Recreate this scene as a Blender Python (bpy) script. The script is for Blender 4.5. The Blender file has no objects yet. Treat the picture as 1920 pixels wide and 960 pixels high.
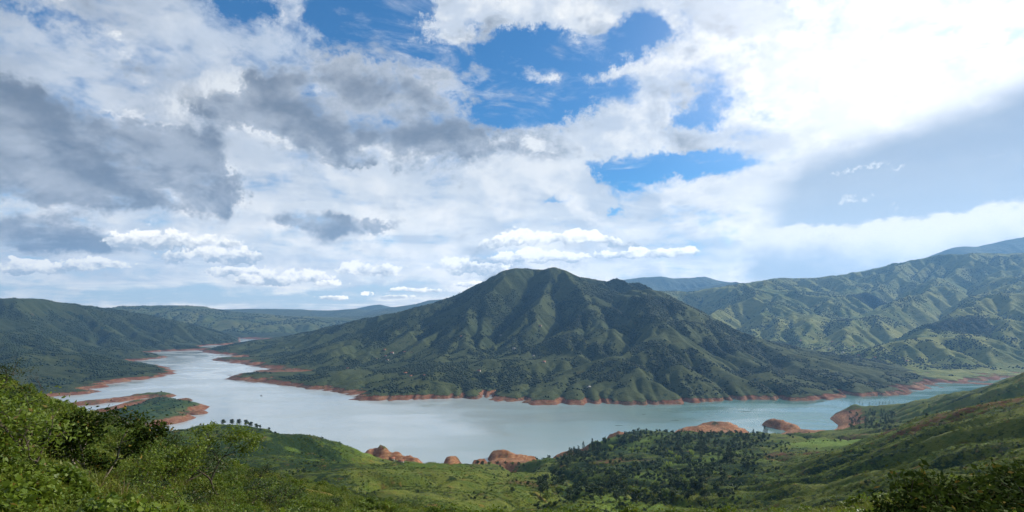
import bpy, math, random
import numpy as np
R = math.radians
rng = np.random.default_rng(7)
random.seed(7)
FPX, CX, HY, CAMZ = 1144.0, 960.0, 583.0, 300.0     # focal length and horizon of the photograph; the lake surface is z = 0
sc = bpy.context.scene

# ------------------------------------------------------------------ camera, light, exposure
cam = bpy.data.cameras.new('camera'); cam.sensor_width = 36.0; cam.lens = 36.0 * FPX / 1920.0
cam.shift_y = (HY - 480.0) / 1920.0
cam.clip_start = 0.3; cam.clip_end = 300000.0
camo = bpy.data.objects.new('camera', cam); sc.collection.objects.link(camo)
camo.location = (0, 0, CAMZ); camo.rotation_euler = (R(90), 0, 0); sc.camera = camo

SUN_AZ, SUN_EL = 68.0, 31.0          # degrees to the right of the view, above the horizon
sun = bpy.data.lights.new('sun', 'SUN'); sun.energy = 5.0; sun.angle = R(0.6); sun.color = (1.0, 0.94, 0.84)
suno = bpy.data.objects.new('sun', sun); sc.collection.objects.link(suno)
suno.rotation_euler = (R(90 - SUN_EL), 0, R(180 - SUN_AZ)); suno.location = (0, 0, 3000)
vs = sc.view_settings
sc.display_settings.display_device = 'sRGB'
vs.view_transform = 'Standard'; vs.look = 'None'; vs.exposure = 0.45; vs.gamma = 1.0; vs.use_curve_mapping = False
sc.cycles.max_bounces = 6; sc.cycles.diffuse_bounces = 2; sc.cycles.glossy_bounces = 2
sc.cycles.transmission_bounces = 3; sc.cycles.transparent_max_bounces = 4; sc.cycles.volume_bounces = 0
sc.cycles.use_denoising = True
sc.cycles.use_adaptive_sampling = True; sc.cycles.adaptive_threshold = 0.02; sc.cycles.adaptive_min_samples = 12

# ------------------------------------------------------------------ node maths
class S:
    """a float socket with arithmetic"""
    nt = None
    def __init__(s, k): s.k = k
    @staticmethod
    def m(op, *a, clamp=False):
        n = S.nt.nodes.new('ShaderNodeMath'); n.operation = op; n.use_clamp = clamp
        for i, v in enumerate(a):
            if isinstance(v, S): S.nt.links.new(v.k, n.inputs[i])
            else: n.inputs[i].default_value = float(v)
        return S(n.outputs[0])
    def __add__(a, b): return S.m('ADD', a, b)
    __radd__ = __add__
    def __mul__(a, b): return S.m('MULTIPLY', a, b)
    __rmul__ = __mul__
    def __sub__(a, b): return S.m('SUBTRACT', a, b)
    def __rsub__(a, b): return S.m('SUBTRACT', b, a)
    def __truediv__(a, b): return S.m('DIVIDE', a, b)
def smooth(x, a, b, lo=0.0, hi=1.0):
    n = S.nt.nodes.new('ShaderNodeMapRange'); n.interpolation_type = 'SMOOTHSTEP'
    S.nt.links.new(x.k, n.inputs[0])
    n.inputs[1].default_value = a; n.inputs[2].default_value = b; n.inputs[3].default_value = lo; n.inputs[4].default_value = hi
    return S(n.outputs[0])
def vec(x, y, z=0.0):
    n = S.nt.nodes.new('ShaderNodeCombineXYZ')
    for i, v in enumerate((x, y, z)):
        if isinstance(v, S): S.nt.links.new(v.k, n.inputs[i])
        else: n.inputs[i].default_value = v
    return n.outputs[0]
def noise(v, scale, detail=4.0, rough=0.55, dist=0.0, lac=2.0):
    n = S.nt.nodes.new('ShaderNodeTexNoise'); n.inputs['Scale'].default_value = scale
    n.inputs['Detail'].default_value = detail; n.inputs['Roughness'].default_value = rough
    n.inputs['Distortion'].default_value = dist; n.inputs['Lacunarity'].default_value = lac
    if v is not None: S.nt.links.new(v, n.inputs['Vector'])
    return S(n.outputs['Fac'])
def noisec(v, scale, detail=2.0):
    n = S.nt.nodes.new('ShaderNodeTexNoise'); n.inputs['Scale'].default_value = scale; n.inputs['Detail'].default_value = detail
    S.nt.links.new(v, n.inputs['Vector']); return n.outputs['Color']
def vop(op, a, b=None, scale=None):
    n = S.nt.nodes.new('ShaderNodeVectorMath'); n.operation = op
    for i, v in enumerate((a, b)):
        if v is None: continue
        if isinstance(v, (tuple, list)): n.inputs[i].default_value = v
        else: S.nt.links.new(v, n.inputs[i])
    if scale is not None: n.inputs['Scale'].default_value = scale
    return n.outputs['Value'] if op in ('DOT_PRODUCT', 'LENGTH') else n.outputs[0]
def mixc(f, a, b):
    n = S.nt.nodes.new('ShaderNodeMix'); n.data_type = 'RGBA'; n.clamp_factor = True
    if isinstance(f, S): S.nt.links.new(f.k, n.inputs[0])
    else: n.inputs[0].default_value = f
    for i, v in ((6, a), (7, b)):
        if isinstance(v, (tuple, list)): n.inputs[i].default_value = (*v[:3], 1)
        else: S.nt.links.new(v, n.inputs[i])
    return n.outputs[2]

# ------------------------------------------------------------------ sky: Nishita blue with procedural clouds by direction
world = bpy.data.worlds.new('World'); sc.world = world; world.use_nodes = True
nt = world.node_tree; nt.nodes.clear(); S.nt = nt
skyt = nt.nodes.new('ShaderNodeTexSky'); skyt.sky_type = 'NISHITA'; skyt.sun_disc = False
skyt.sun_elevation = R(SUN_EL); skyt.sun_rotation = R(SUN_AZ); skyt.altitude = 1200; skyt.air_density = 1.0; skyt.dust_density = 0.6; skyt.ozone_density = 2.0
tc = nt.nodes.new('ShaderNodeTexCoord'); D = tc.outputs['Generated']
sp = nt.nodes.new('ShaderNodeSeparateXYZ'); nt.links.new(D, sp.inputs[0])
dx, dy, dz = S(sp.outputs[0]), S(sp.outputs[1]), S(sp.outputs[2])
DEG = 57.29578
AZ = S.m('ARCTAN2', dx, dy) * DEG
EL = S.m('ARCSINE', dz) * DEG
wsp = nt.nodes.new('ShaderNodeSeparateColor')
nw_ = noisec(D, 8.0, 9.0); nw_.node.inputs['Roughness'].default_value = 0.76
nt.links.new(nw_, wsp.inputs[0])
WA, WE = (S(wsp.outputs[0]) - 0.5), (S(wsp.outputs[1]) - 0.5)
AZb, ELb = WA * 13.0 + AZ, WE * 7.0 * S.m('MINIMUM', S.m('MAXIMUM', EL * 0.08, 0.1), 1.0) + EL        # ragged cloud outlines
Pn = vec(AZb, ELb)
def todeg(px, py):
    return math.degrees(math.atan((px - CX) / FPX)), math.degrees(math.atan((HY - py) / math.hypot(FPX, px - CX)))
LAST = None
def blobs(items):
    """sum of soft elliptical patches of sky: (px, py, rx, ry, amplitude, tilt)"""
    global LAST
    tot = S(None); coord = Pn
    for i, it in enumerate(items):
        px, py, rx, ry, a = it[:5]; rot = it[5] if len(it) > 5 else 0.0
        A, E = todeg(px, py); c2 = math.cos(R(A)) ** 2
        sx = rx * 2.3 / FPX * DEG * c2; sy = ry * 2.3 / FPX * DEG * math.cos(R(A))
        if i % 12 == 0 and LAST is not None: coord = vec(AZb, ELb, LAST * 1e-3)      # evaluated group after group: keeps the shader's stack small
        m = S.nt.nodes.new('ShaderNodeMapping'); m.vector_type = 'TEXTURE'
        S.nt.links.new(coord, m.inputs['Vector'])
        m.inputs['Location'].default_value = (A, E, 0); m.inputs['Rotation'].default_value = (0, 0, R(rot)); m.inputs['Scale'].default_value = (sx, sy, 1)
        g = S.nt.nodes.new('ShaderNodeTexGradient'); g.gradient_type = 'QUADRATIC_SPHERE'
        S.nt.links.new(m.outputs[0], g.inputs[0])
        tot = S.m('MULTIPLY_ADD', S(g.outputs['Fac']), a * 1.25, tot if tot.k is not None else 0.0)
        LAST = tot
    return tot
# noises
zc = S.m('MAXIMUM', dz, 0.0) + 0.10
plane = vec(dx / zc, dy / zc)
warp = vop('SCALE', vop('SUBTRACT', noisec(D, 4.0, 3.0), (0.5, 0.5, 0.5)), scale=0.05)
Ds = vop('MULTIPLY', vop('ADD', D, warp), (1, 1, 1.6))
nA = (noise(Ds, 5.0, 10, 0.60) - 0.5) * 2.0                     # large billows, about -0.5 to 0.5
nA2 = (noise(vop('ADD', Ds, (0.020, 0.0, 0.028)), 5.0, 5, 0.60) - 0.5) * 2.0
lit = nA - nA2                                                  # thicker here than towards the sun: shaded
nB = (noise(Ds, 22.0, 5, 0.6) - 0.5) * 2.0
nP = (noise(plane, 1.0, 8, 0.62, 0.5) - 0.5) * 2.0              # streaks and wisps of the high layer
# clear blue
blue = blobs([(1060,125,140,60,.55), (900,110,80,40,.4), (445,5,55,16,.8), (640,20,60,40,.75), (720,50,115,60,1.0), (700,85,70,30,.5), (800,20,50,50,.4), (860,110,70,34,.8,-15), (985,72,100,32,.95,-8), (985,190,85,34,.9),
              (1000,215,60,20,.5), (1080,185,90,36,.9), (1140,85,110,34,.85,8), (1215,60,50,26,.6), (1320,205,60,44,.75,20), (1300,240,46,16,.4), (1230,312,150,19,1.0), (1320,310,60,18,.6),
              (1150,325,45,12,.5), (1025,372,36,11,.85), (1165,399,22,7,.8), (1190,355,40,10,.5), (60,30,120,14,.45), (120,552,330,20,.62), (560,560,240,14,.62), (330,545,90,10,.4), (750,548,130,8,.35),
              (1560,492,300,10,.3,10), (60,487,90,7,.5), (1540,520,120,6,.4)])
white = blobs([(860,60,52,50,.75), (820,40,40,60,.4), (1000,22,110,16,.7), (1100,50,60,20,.45,10), (1035,140,50,18,1.0), (1150,132,46,18,.9,12), (1000,120,20,18,.3), (1120,205,60,26,.35), (1150,235,70,26,.55), (1300,275,70,16,.5), (740,42,18,8,.5),
               (1010,350,60,24,.95), (1085,330,34,20,.7), (1060,395,130,20,.5), (915,130,50,20,.4), (1240,150,40,60,.4)])
cov = smooth(1.0 - blue * 1.30 + white * 1.1 + nA * 0.9 + nP * 1.2 + nB * 1.0, 0.02, 1.02)
wisp = smooth(noise(plane, 3.2, 7, 0.66, 0.9) - 0.5 + nB * 0.12 + nP * 0.18, 0.0, 0.33) * 0.85
cov = S.m('MAXIMUM', cov, wisp)
# dark, thick clouds
dark = blobs([(90,285,160,70,.85), (120,345,130,52,.75,-10), (10,250,110,60,.4), (290,290,80,46,.8,-25), (385,335,82,58,.9,-28), (425,380,42,36,.55), (280,378,80,20,.5), (560,225,165,46,.8,-6),
              (480,200,120,40,.55,-15), (660,180,130,50,.55), (870,255,100,46,.72), (840,205,100,40,.5), (760,140,110,40,.35), (690,310,52,14,.5), (585,415,50,20,.75,-10), (615,405,26,13,.55,-25), (690,424,34,15,.8,-20),
              (30,440,140,30,.8), (190,455,140,16,.5), (330,440,60,12,.35), (400,482,60,16,.35), (230,110,70,26,.35), (640,120,130,46,.3), (60,180,100,30,.45,-20), (590,300,60,16,.35), (215,215,60,20,.3), (700,240,90,40,.3)])
gaps = blobs([(430,150,62,36,.75), (345,195,40,44,.75,30), (510,250,60,26,.3), (470,300,40,28,.2), (760,225,44,26,.35), (230,195,34,30,.5), (600,170,26,30,.4), (30,385,100,12,.5), (560,330,140,26,.45), (700,350,160,26,.3), (430,430,80,26,.5,0), (300,420,60,20,.5), (20,95,90,60,.3)])
dk = smooth(dark * 1.45 - gaps * 1.05 + nA * 1.45 + nB * 0.65, 0.16, 0.86)
# the even grey-blue sheet at the right, below the glare
def edge(p, q, wob=0.0):                                        # > 0 below the line through two points of the sky
    A0, E0 = todeg(*p); A1, E1 = todeg(*q); s = (E1 - E0) / (A1 - A0)
    return (AZ - A0) * s + E0 - EL
up = smooth(EL, -2.0, 0.0)
sheet = smooth(edge((1460, 290), (1920, 130)) + nA * 1.6, -0.2, 2.6) * smooth(AZ + nA * 2.6 + (EL - 12.0) * -0.10, 22.0, 25.5)
bankE = edge((1400, 428), (1920, 380)) + nA * 1.5 + nB * 1.3
bank = smooth(bankE, 0.0, 0.5) * smooth(AZ + nA * 6.0, 20.0, 24.0)
# glare round the hidden sun
GA, GE = todeg(1740, 40)
gl = S.m('POWER', 0.5, ((AZ - GA) * (AZ - GA)) * (1 / 150.0) + ((EL - GE) * (EL - GE)) * (1 / 60.0))
# colours
K = 10.0                                                        # background strength is 0.1
def col(r, g, b): return (r * K, g * K, b * K)
nish = vop('MULTIPLY', skyt.outputs[0], (0.28, 0.84, 1.25))     # clear, deep air of the high cordillera
base = mixc(smooth(EL, 1.0, 12.0), mixc(0.75, skyt.outputs[0], col(.40, .56, .76)), nish)
hi = mixc(smooth(nP + nA * 0.6, -0.35, 0.35), col(.50, .58, .70), col(.84, .87, .90))
hi = mixc(smooth(EL, 9.0, 20.0, 0.0, 0.5), hi, col(.50, .58, .73))
shade = smooth(lit + nB * 0.08, -0.05, 0.22)
hi = mixc(smooth(lit + nB * .10, 0.12, -0.22), hi, col(.96, .96, .96))
left = smooth(AZ, -36.0, -8.0, 0.75, 0.0) * smooth(EL, 4, 16)
hi = mixc(left, hi, mixc(smooth(nA, -0.3, 0.3), col(.62, .68, .78), col(.36, .41, .50)))
dkc = mixc(smooth(lit, 0.22, -0.22), col(.17, .205, .265), col(.46, .50, .57))
dkc = mixc(smooth(nB, -0.3, 0.3, 0.0, 0.3), dkc, col(.34, .37, .43))
c = mixc(cov, base, hi)
rim = smooth(dk, 0.02, 0.18) * smooth(dk, 0.60, 0.25) * smooth(lit, -0.02, -0.16)
c = mixc(dk * cov, c, dkc)
c = mixc(rim * cov * 0.75, c, col(1.0, 1.0, 1.0))
c = mixc(smooth(gaps + nA * .5, 0.35, 0.9) * 0.8, c, col(.90, .91, .92))
shc = mixc(smooth(EL, 5.0, 20.0), col(.47, .57, .70), col(.34, .42, .56))
shc = mixc(smooth(nP + nB * .2, -.3, .5, 0, .30), shc, col(.66, .72, .80))
c = mixc(sheet, c, shc)
bankc = mixc(smooth(bankE + nA * 2.5, 1.0, 5.0), col(.90, .91, .92), col(.42, .50, .60))
c = mixc(bank * smooth(bankE + nP * 2, 7.5, 4.0), c, bankc)
smallw = blobs([(1565,320,34,8,1.0,18), (1628,322,26,5,.5), (1590,380,28,9,.7), (1650,392,20,10,.5)])
c = mixc(smooth(smallw + nB * .9 + nA * .4, 0.35, 0.9), c, col(.80, .84, .88))
# low cumulus over the far plain: bright tops, grey flat bases
nC = (noise(vop('MULTIPLY', D, (1, 1, 1.3)), 62.0, 5, 0.62) - 0.5) * 2.0
def cumulus(groups, c):
    rr_ = random.Random(5)
    for items in groups:
        B = []; base = None; cut = None
        for (px, py, rx, ry) in items:                          # every cloud: heaped lumps over a flat base
            n = max(3, int(rx / ry * 1.3))
            for i in range(n):
                u = (i + .5) / n * 2 - 1; B.append((px + u * rx, py - ry * .25 * (1 - u * u) + rr_.uniform(-.35, .2) * ry, rx / n * rr_.uniform(1.0, 1.7), ry * rr_.uniform(.6, 1.0) * (1 - .45 * u * u), .9))
        b = blobs(B)
        pyb = sum(i[1] + i[3] * .75 for i in items) / len(items); pyc = sum(i[1] for i in items) / len(items); h = sum(i[3] for i in items) / len(items) / FPX * DEG
        Eb = todeg(sum(i[0] for i in items) / len(items), pyb)[1]
        d = b + nC * 0.75 + nB * .25
        m = smooth(d, 0.44, 0.56) * smooth(EL - Eb + nC * .25, -0.30, 0.25)
        top = smooth((EL - Eb) * (1.0 / h) + nC * 1.6 + nB * .6, 0.15, 1.5)
        c = mixc(m, c, mixc(top, col(.42, .48, .56), col(1.15, 1.14, 1.10)))
    return c
c = cumulus([[(1060,455,150,16)], [(1210,478,90,12)], [(400,482,100,20)], [(320,455,110,22)], [(880,505,70,20)], [(1000,487,110,14)], [(170,498,55,15), (120,508,30,12)], [(45,508,50,20)], [(440,512,60,12)], [(545,525,85,22)], [(610,535,30,10)], [(700,512,58,20)],
             [(690,553,14,5), (740,558,26,5)], [(620,560,20,5)], [(900,535,50,8)], [(780,545,40,6)]], c)
c = vop('MULTIPLY', c, mixc(smooth(EL, 13.0, 0.5), (1.04, 1.04, 1.02), (2.0, 1.85, 1.6)))     # seen through the haze of the valley
glow = mixc(gl, (0, 0, 0), col(.76, .67, .57))
nogl = mixc(S.m('MAXIMUM', sheet, bank), (1, 1, 1), (0.12, 0.12, 0.12))
c = vop('ADD', c, vop('MULTIPLY', glow, nogl))
rear = smooth(dy, 0.15, -0.35)                                  # unseen dark cloud added behind the camera, to shade slopes facing it
c = mixc(rear, c, mixc(smooth(nA, -.4, .4), col(.12, .15, .20), col(.26, .30, .36)))
bg = nt.nodes.new('ShaderNodeBackground'); bg.inputs['Strength'].default_value = 0.075
nt.links.new(c, bg.inputs[0])
wo = nt.nodes.new('ShaderNodeOutputWorld'); nt.links.new(bg.outputs[0], wo.inputs[0])
world.cycles.sampling_method = 'MANUAL'; world.cycles.sample_map_resolution = 512
# ------------------------------------------------------------------ numeric tools
def tps(P, V, reg=1e-4):
    """thin-plate spline through scattered points P (n,2) -> function of (m,2)"""
    P = np.asarray(P, float); V = np.asarray(V, float); n = len(P)
    def phi(r2): return 0.5 * r2 * np.log(r2 + 1e-12)
    d2 = ((P[:, None] - P[None]) ** 2).sum(-1)
    A = np.zeros((n + 3, n + 3)); A[:n, :n] = phi(d2) + reg * np.eye(n)
    A[:n, n] = 1; A[:n, n + 1:] = P; A[n, :n] = 1; A[n + 1:, :n] = P.T
    w = np.linalg.solve(A, np.concatenate([V, np.zeros(3)]))
    def f(Q):
        Q = np.asarray(Q, float); out = np.empty(len(Q))
        for i in range(0, len(Q), 20000):
            q = Q[i:i + 20000]; r2 = ((q[:, None, 0] - P[None, :, 0]) ** 2 + (q[:, None, 1] - P[None, :, 1]) ** 2)
            out[i:i + 20000] = phi(r2) @ w[:n] + w[n] + q @ w[n + 1:]
        return out
    return f
_g = np.random.default_rng(11).normal(size=(256, 256, 2)); _g /= np.linalg.norm(_g, axis=-1, keepdims=True)
def perlin(x, y, seed=0):
    x = x + seed * 37.17; y = y + seed * 91.73
    xi = np.floor(x).astype(np.int64); yi = np.floor(y).astype(np.int64); fx = x - xi; fy = y - yi
    u = fx * fx * fx * (fx * (fx * 6 - 15) + 10); v = fy * fy * fy * (fy * (fy * 6 - 15) + 10)
    def g(ix, iy, ax, ay):
        q = _g[(ix) & 255, (iy) & 255]; return q[..., 0] * ax + q[..., 1] * ay
    a = g(xi, yi, fx, fy); b = g(xi + 1, yi, fx - 1, fy); c_ = g(xi, yi + 1, fx, fy - 1); d = g(xi + 1, yi + 1, fx - 1, fy - 1)
    return (a + (b - a) * u + (c_ - a) * v + (a - b - c_ + d) * u * v) * 1.4
def fbm(x, y, wl, octs, rough=0.5, seed=0):
    s = 0; a = 1.0
    for i in range(octs): s = s + perlin(x / wl, y / wl, seed + i) * a; a *= rough; wl *= 0.5
    return s
def ridged(x, y, wl, octs, rough=0.5, seed=0):
    s = 0; a = 1.0
    for i in range(octs): s = s + (1 - 2 * np.abs(perlin(x / wl, y / wl, seed + i))) * a; a *= rough; wl *= 0.5
    return s
def sstep(x, a, b):
    t = np.clip((x - a) / (b - a), 0, 1); return t * t * (3 - 2 * t)

def W(px, py, D):                      # a point seen at (px, py) at forward distance D
    return ((px - CX) / FPX * D, D, CAMZ - (py - HY) / FPX * D)
def shore(px, py): return W(px, py, CAMZ * FPX / (py - HY))

def erode(H0, dx, iters=30, K=0.02, m=0.45, back=0.06, level=-8.0, talus=0.85):
    """river erosion (implicit stream power) on a grid, held near the wanted heights H0"""
    ny, nx = H0.shape; N = ny * nx; z = H0.astype(float).copy()
    idx = np.arange(N).reshape(ny, nx)
    nb = [(-1, -1), (-1, 0), (-1, 1), (0, -1), (0, 1), (1, -1), (1, 0), (1, 1)]
    for it in range(iters):
        best = np.zeros((ny, nx)); rc = idx.copy(); ds = np.full((ny, nx), dx)
        zp = np.pad(z, 1, mode='edge'); ip = np.pad(idx, 1, mode='edge')
        for (a, b) in nb:
            L = dx * math.hypot(a, b); zn = zp[1 + a:1 + a + ny, 1 + b:1 + b + nx]
            sl = (z - zn) / L; k = sl > best
            best[k] = sl[k]; rc[k] = ip[1 + a:1 + a + ny, 1 + b:1 + b + nx][k]; ds[k] = L
        root = z <= level; rc[root] = idx[root]
        rc[0] = idx[0]; rc[-1] = idx[-1]; rc[:, 0] = idx[:, 0]; rc[:, -1] = idx[:, -1]
        r = rc.ravel(); dep = (r != idx.ravel()).astype(np.int32); p = r.copy()
        while True:
            add = dep[p]
            if not add.any(): break
            dep = dep + add; p = p[p]
        order = np.argsort(dep, kind='stable'); cuts = np.searchsorted(dep[order], np.arange(dep.max() + 2))
        A = np.full(N, dx * dx)
        for l in range(dep.max(), 0, -1):
            s = order[cuts[l]:cuts[l + 1]]; np.add.at(A, r[s], A[s])
        F = (K * A ** m / ds.ravel()); zf = z.ravel()
        for l in range(1, dep.max() + 1):
            s = order[cuts[l]:cuts[l + 1]]; f = F[s]; zr = zf[r[s]]
            zf[s] = np.minimum((zf[s] + f * zr) / (1 + f), zr + talus * ds.ravel()[s] + 2.0)
        z = zf.reshape(ny, nx); z = z + back * (H0 - z)
        zp = np.pad(z, 1, mode='edge')
        lap = zp[:-2, 1:-1] + zp[2:, 1:-1] + zp[1:-1, :-2] + zp[1:-1, 2:] - 4 * z
        z = z + 0.02 * lap
    fl = np.log(A.reshape(ny, nx) / (dx * dx))
    for _ in range(2):
        fp = np.pad(fl, 1, mode='edge'); fl = (fp[:-2, 1:-1] + fp[2:, 1:-1] + fp[1:-1, :-2] + fp[1:-1, 2:] + 2 * fl) / 6
    return z, fl
def up2(a):
    """bicubic-like doubling of a grid"""
    def line(a):
        p = np.pad(a, ((1, 2), (0, 0)), mode='edge'); n = a.shape[0]
        mid = (-p[0:n - 1] + 9 * p[1:n] + 9 * p[2:n + 1] - p[3:n + 2]) / 16
        o = np.empty((2 * n - 1, a.shape[1])); o[0::2] = a; o[1::2] = mid; return o
    return line(line(a).T).T

# ------------------------------------------------------------------ linking
root_col = sc.collection
def link(o): root_col.objects.link(o); return o
def grid_object(name, X, Y, Z, mat, attrs=None, label=None, cat=None, kind='structure', keep=None):
    ny, nx = Z.shape; co = np.stack([X, Y, Z], -1).reshape(-1, 3).astype(np.float32)
    i = np.arange(ny * nx).reshape(ny, nx)
    q = np.stack([i[:-1, :-1], i[:-1, 1:], i[1:, 1:], i[1:, :-1]], -1).reshape(-1, 4)
    if keep is not None:
        kk = (keep[:-1, :-1] | keep[:-1, 1:] | keep[1:, 1:] | keep[1:, :-1]).ravel(); q = q[kk]
        used = np.zeros(len(co), bool); used[q.ravel()] = True; mp = np.cumsum(used) - 1
        co = co[used]; q = mp[q]; attrs = {k: v.ravel()[used] for k, v in (attrs or {}).items()}
    me = mesh_from(name, co, q, mat, attrs)
    o = link(bpy.data.objects.new(name, me)); o['kind'] = kind
    if label: o['label'] = label
    if cat: o['category'] = cat
    return o
def mesh_from(name, co, q, mat, attrs=None, smooth_=True):
    me = bpy.data.meshes.new(name); k = q.shape[1]
    me.vertices.add(len(co)); me.vertices.foreach_set('co', np.ascontiguousarray(co, np.float32).ravel())
    me.loops.add(q.size); me.loops.foreach_set('vertex_index', q.astype(np.int32).ravel())
    me.polygons.add(len(q)); me.polygons.foreach_set('loop_start', (np.arange(len(q)) * k).astype(np.int32))
    if smooth_: me.polygons.foreach_set('use_smooth', np.ones(len(q), bool))
    me.update(calc_edges=True); me.validate()
    for n, v in (attrs or {}).items():
        a = me.attributes.new(n, 'FLOAT', 'POINT'); a.data.foreach_set('value', np.ascontiguousarray(v.ravel(), np.float32))
    if mat: me.materials.append(mat)
    return me

# ------------------------------------------------------------------ materials
def newmat(name):
    m = bpy.data.materials.new(name); m.use_nodes = True; nt = m.node_tree; nt.nodes.clear(); S.nt = nt; return m, nt
def attr(n):
    a = S.nt.nodes.new('ShaderNodeAttribute'); a.attribute_name = n; return S(a.outputs['Fac'])
def finish(nt, color, rough=0.9, bump=None, bstr=0.5, bdist=1.0, spec=0.2, trans=None):
    b = nt.nodes.new('ShaderNodeBsdfPrincipled'); o = nt.nodes.new('ShaderNodeOutputMaterial')
    if isinstance(color, (tuple, list)): b.inputs['Base Color'].default_value = (*color, 1)
    else: nt.links.new(color, b.inputs['Base Color'])
    if isinstance(rough, S): nt.links.new(rough.k, b.inputs['Roughness'])
    else: b.inputs['Roughness'].default_value = rough
    b.inputs['Specular IOR Level'].default_value = spec
    if bump is not None:
        bn = nt.nodes.new('ShaderNodeBump'); bn.inputs['Strength'].default_value = bstr; bn.inputs['Distance'].default_value = bdist
        nt.links.new(bump.k, bn.inputs['Height']); nt.links.new(bn.outputs[0], b.inputs['Normal'])
    if trans is not None:
        t = nt.nodes.new('ShaderNodeBsdfTranslucent'); mx = nt.nodes.new('ShaderNodeMixShader'); mx.inputs[0].default_value = trans
        nt.links.new(color, t.inputs[0]); nt.links.new(b.outputs[0], mx.inputs[1]); nt.links.new(t.outputs[0], mx.inputs[2]); nt.links.new(mx.outputs[0], o.inputs[0])
    else: nt.links.new(b.outputs[0], o.inputs[0])
    return b
def terrain_mat(name, grassA, grassB, wood, red, red_h, scale, wood_bias=0.0, red_patches=0.62, bumpd=3.0):
    m, nt = newmat(name)
    g = nt.nodes.new('ShaderNodeNewGeometry'); P = g.outputs['Position']
    s3 = nt.nodes.new('ShaderNodeSeparateXYZ'); nt.links.new(P, s3.inputs[0]); z = S(s3.outputs[2])
    n1 = noise(P, 1 / (scale * 25), 5, .6); n2 = noise(P, 1 / (scale * 3.2), 5, .65); n3 = noise(P, 1 / (scale * 0.6), 3, .7)
    fl = attr('flow'); fr = attr('forest'); fd = attr('field')
    c = mixc(smooth(n1 * 0.6 + n2 * 0.4, 0.38, 0.62), grassA, grassB)
    w = smooth(fl * 0.9 + (n1 - .5) * 1.4 + (n2 - .5) * 1.9 + wood_bias, 0.45, 0.75)
    c = mixc(w, c, mixc(n3, wood, tuple(v * 1.9 for v in wood)))
    n4 = noise(P, 1 / (scale * 9.0), 4, .6)
    c = mixc(smooth(n4 * 0.6 + n2 * .5, red_patches + .05, red_patches + .12, 0, .7), c, tuple(0.35 * a + 0.65 * b for a, b in zip(red, grassA)))
    c = mixc(fd, c, mixc(n2, (0.085, 0.15, 0.02), (0.15, 0.21, 0.035)))
    c = mixc(fr, c, wood)
    c = mixc(attr('soil') * smooth(n2, .38, .58), c, (0.115, 0.052, 0.022))
    rz = smooth(z + (n2 - .5) * red_h * 1.1 + (n1 - .5) * red_h * 1.6, red_h * 1.0, red_h * 0.72)
    rings = noise(vec(n1 * 8.0, n2 * 3.0, z * 0.9), 1.0, 3, .6)                  # old waterlines left by the falling lake
    rc = mixc(smooth(n2, .38, .62), tuple(v * .62 for v in red), tuple(v * f for v, f in zip(red, (1.1, 1.7, 2.0))))
    rc = mixc(smooth(rings, .42, .60, 0, .55), rc, tuple(v * .45 for v in red))
    rc = mixc(smooth(n3 * .5 + n1 * .5 + n2 * .3, .66, .74, 0, .8), rc, wood)
    rc = mixc(smooth(z, 1.5, 0.2), rc, tuple(v * .55 for v in red))
    c = mixc(rz, c, rc)
    hgt = n3 * 0.5 + n2 * 1.0
    finish(nt, c, 0.95, hgt * (1 - rz * .7), 0.9, bumpd, spec=0.1)
    return m
# ------------------------------------------------------------------ the land
RED = (0.245, 0.088, 0.043)
m_mount = terrain_mat('mountain_cover', (0.036, 0.050, 0.018), (0.068, 0.080, 0.028), (0.007, 0.017, 0.008), RED, 12.0, 9.0, 0.26, 0.62, 7.0)
m_range = terrain_mat('range_cover', (0.080, 0.112, 0.026), (0.195, 0.200, 0.056), (0.010, 0.026, 0.013), RED, 9.0, 14.0, 0.10, 0.66, 10.0)
m_left = terrain_mat('left_cover', (0.026, 0.038, 0.016), (0.052, 0.062, 0.022), (0.007, 0.016, 0.008), RED, 10.0, 14.0, 0.34, 0.64, 10.0)
m_plat_lit = terrain_mat('upland_cover_sunlit', (0.055, 0.075, 0.020), (0.110, 0.115, 0.036), (0.010, 0.024, 0.011), RED, 13.0, 16.0, 0.05, 0.64, 10.0)  # paler grass colours stand in for sunlight on the plateau
m_far = terrain_mat('far_cover', (0.050, 0.065, 0.028), (0.085, 0.095, 0.040), (0.018, 0.034, 0.018), RED, 5.0, 40.0, 0.0, 0.8, 25.0)
m_near = terrain_mat('near_cover', (0.052, 0.084, 0.012), (0.125, 0.135, 0.024), (0.010, 0.022, 0.006), (0.34, 0.125, 0.052), 32.0, 1.8, 0.14, 0.57, 1.5)

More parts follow.
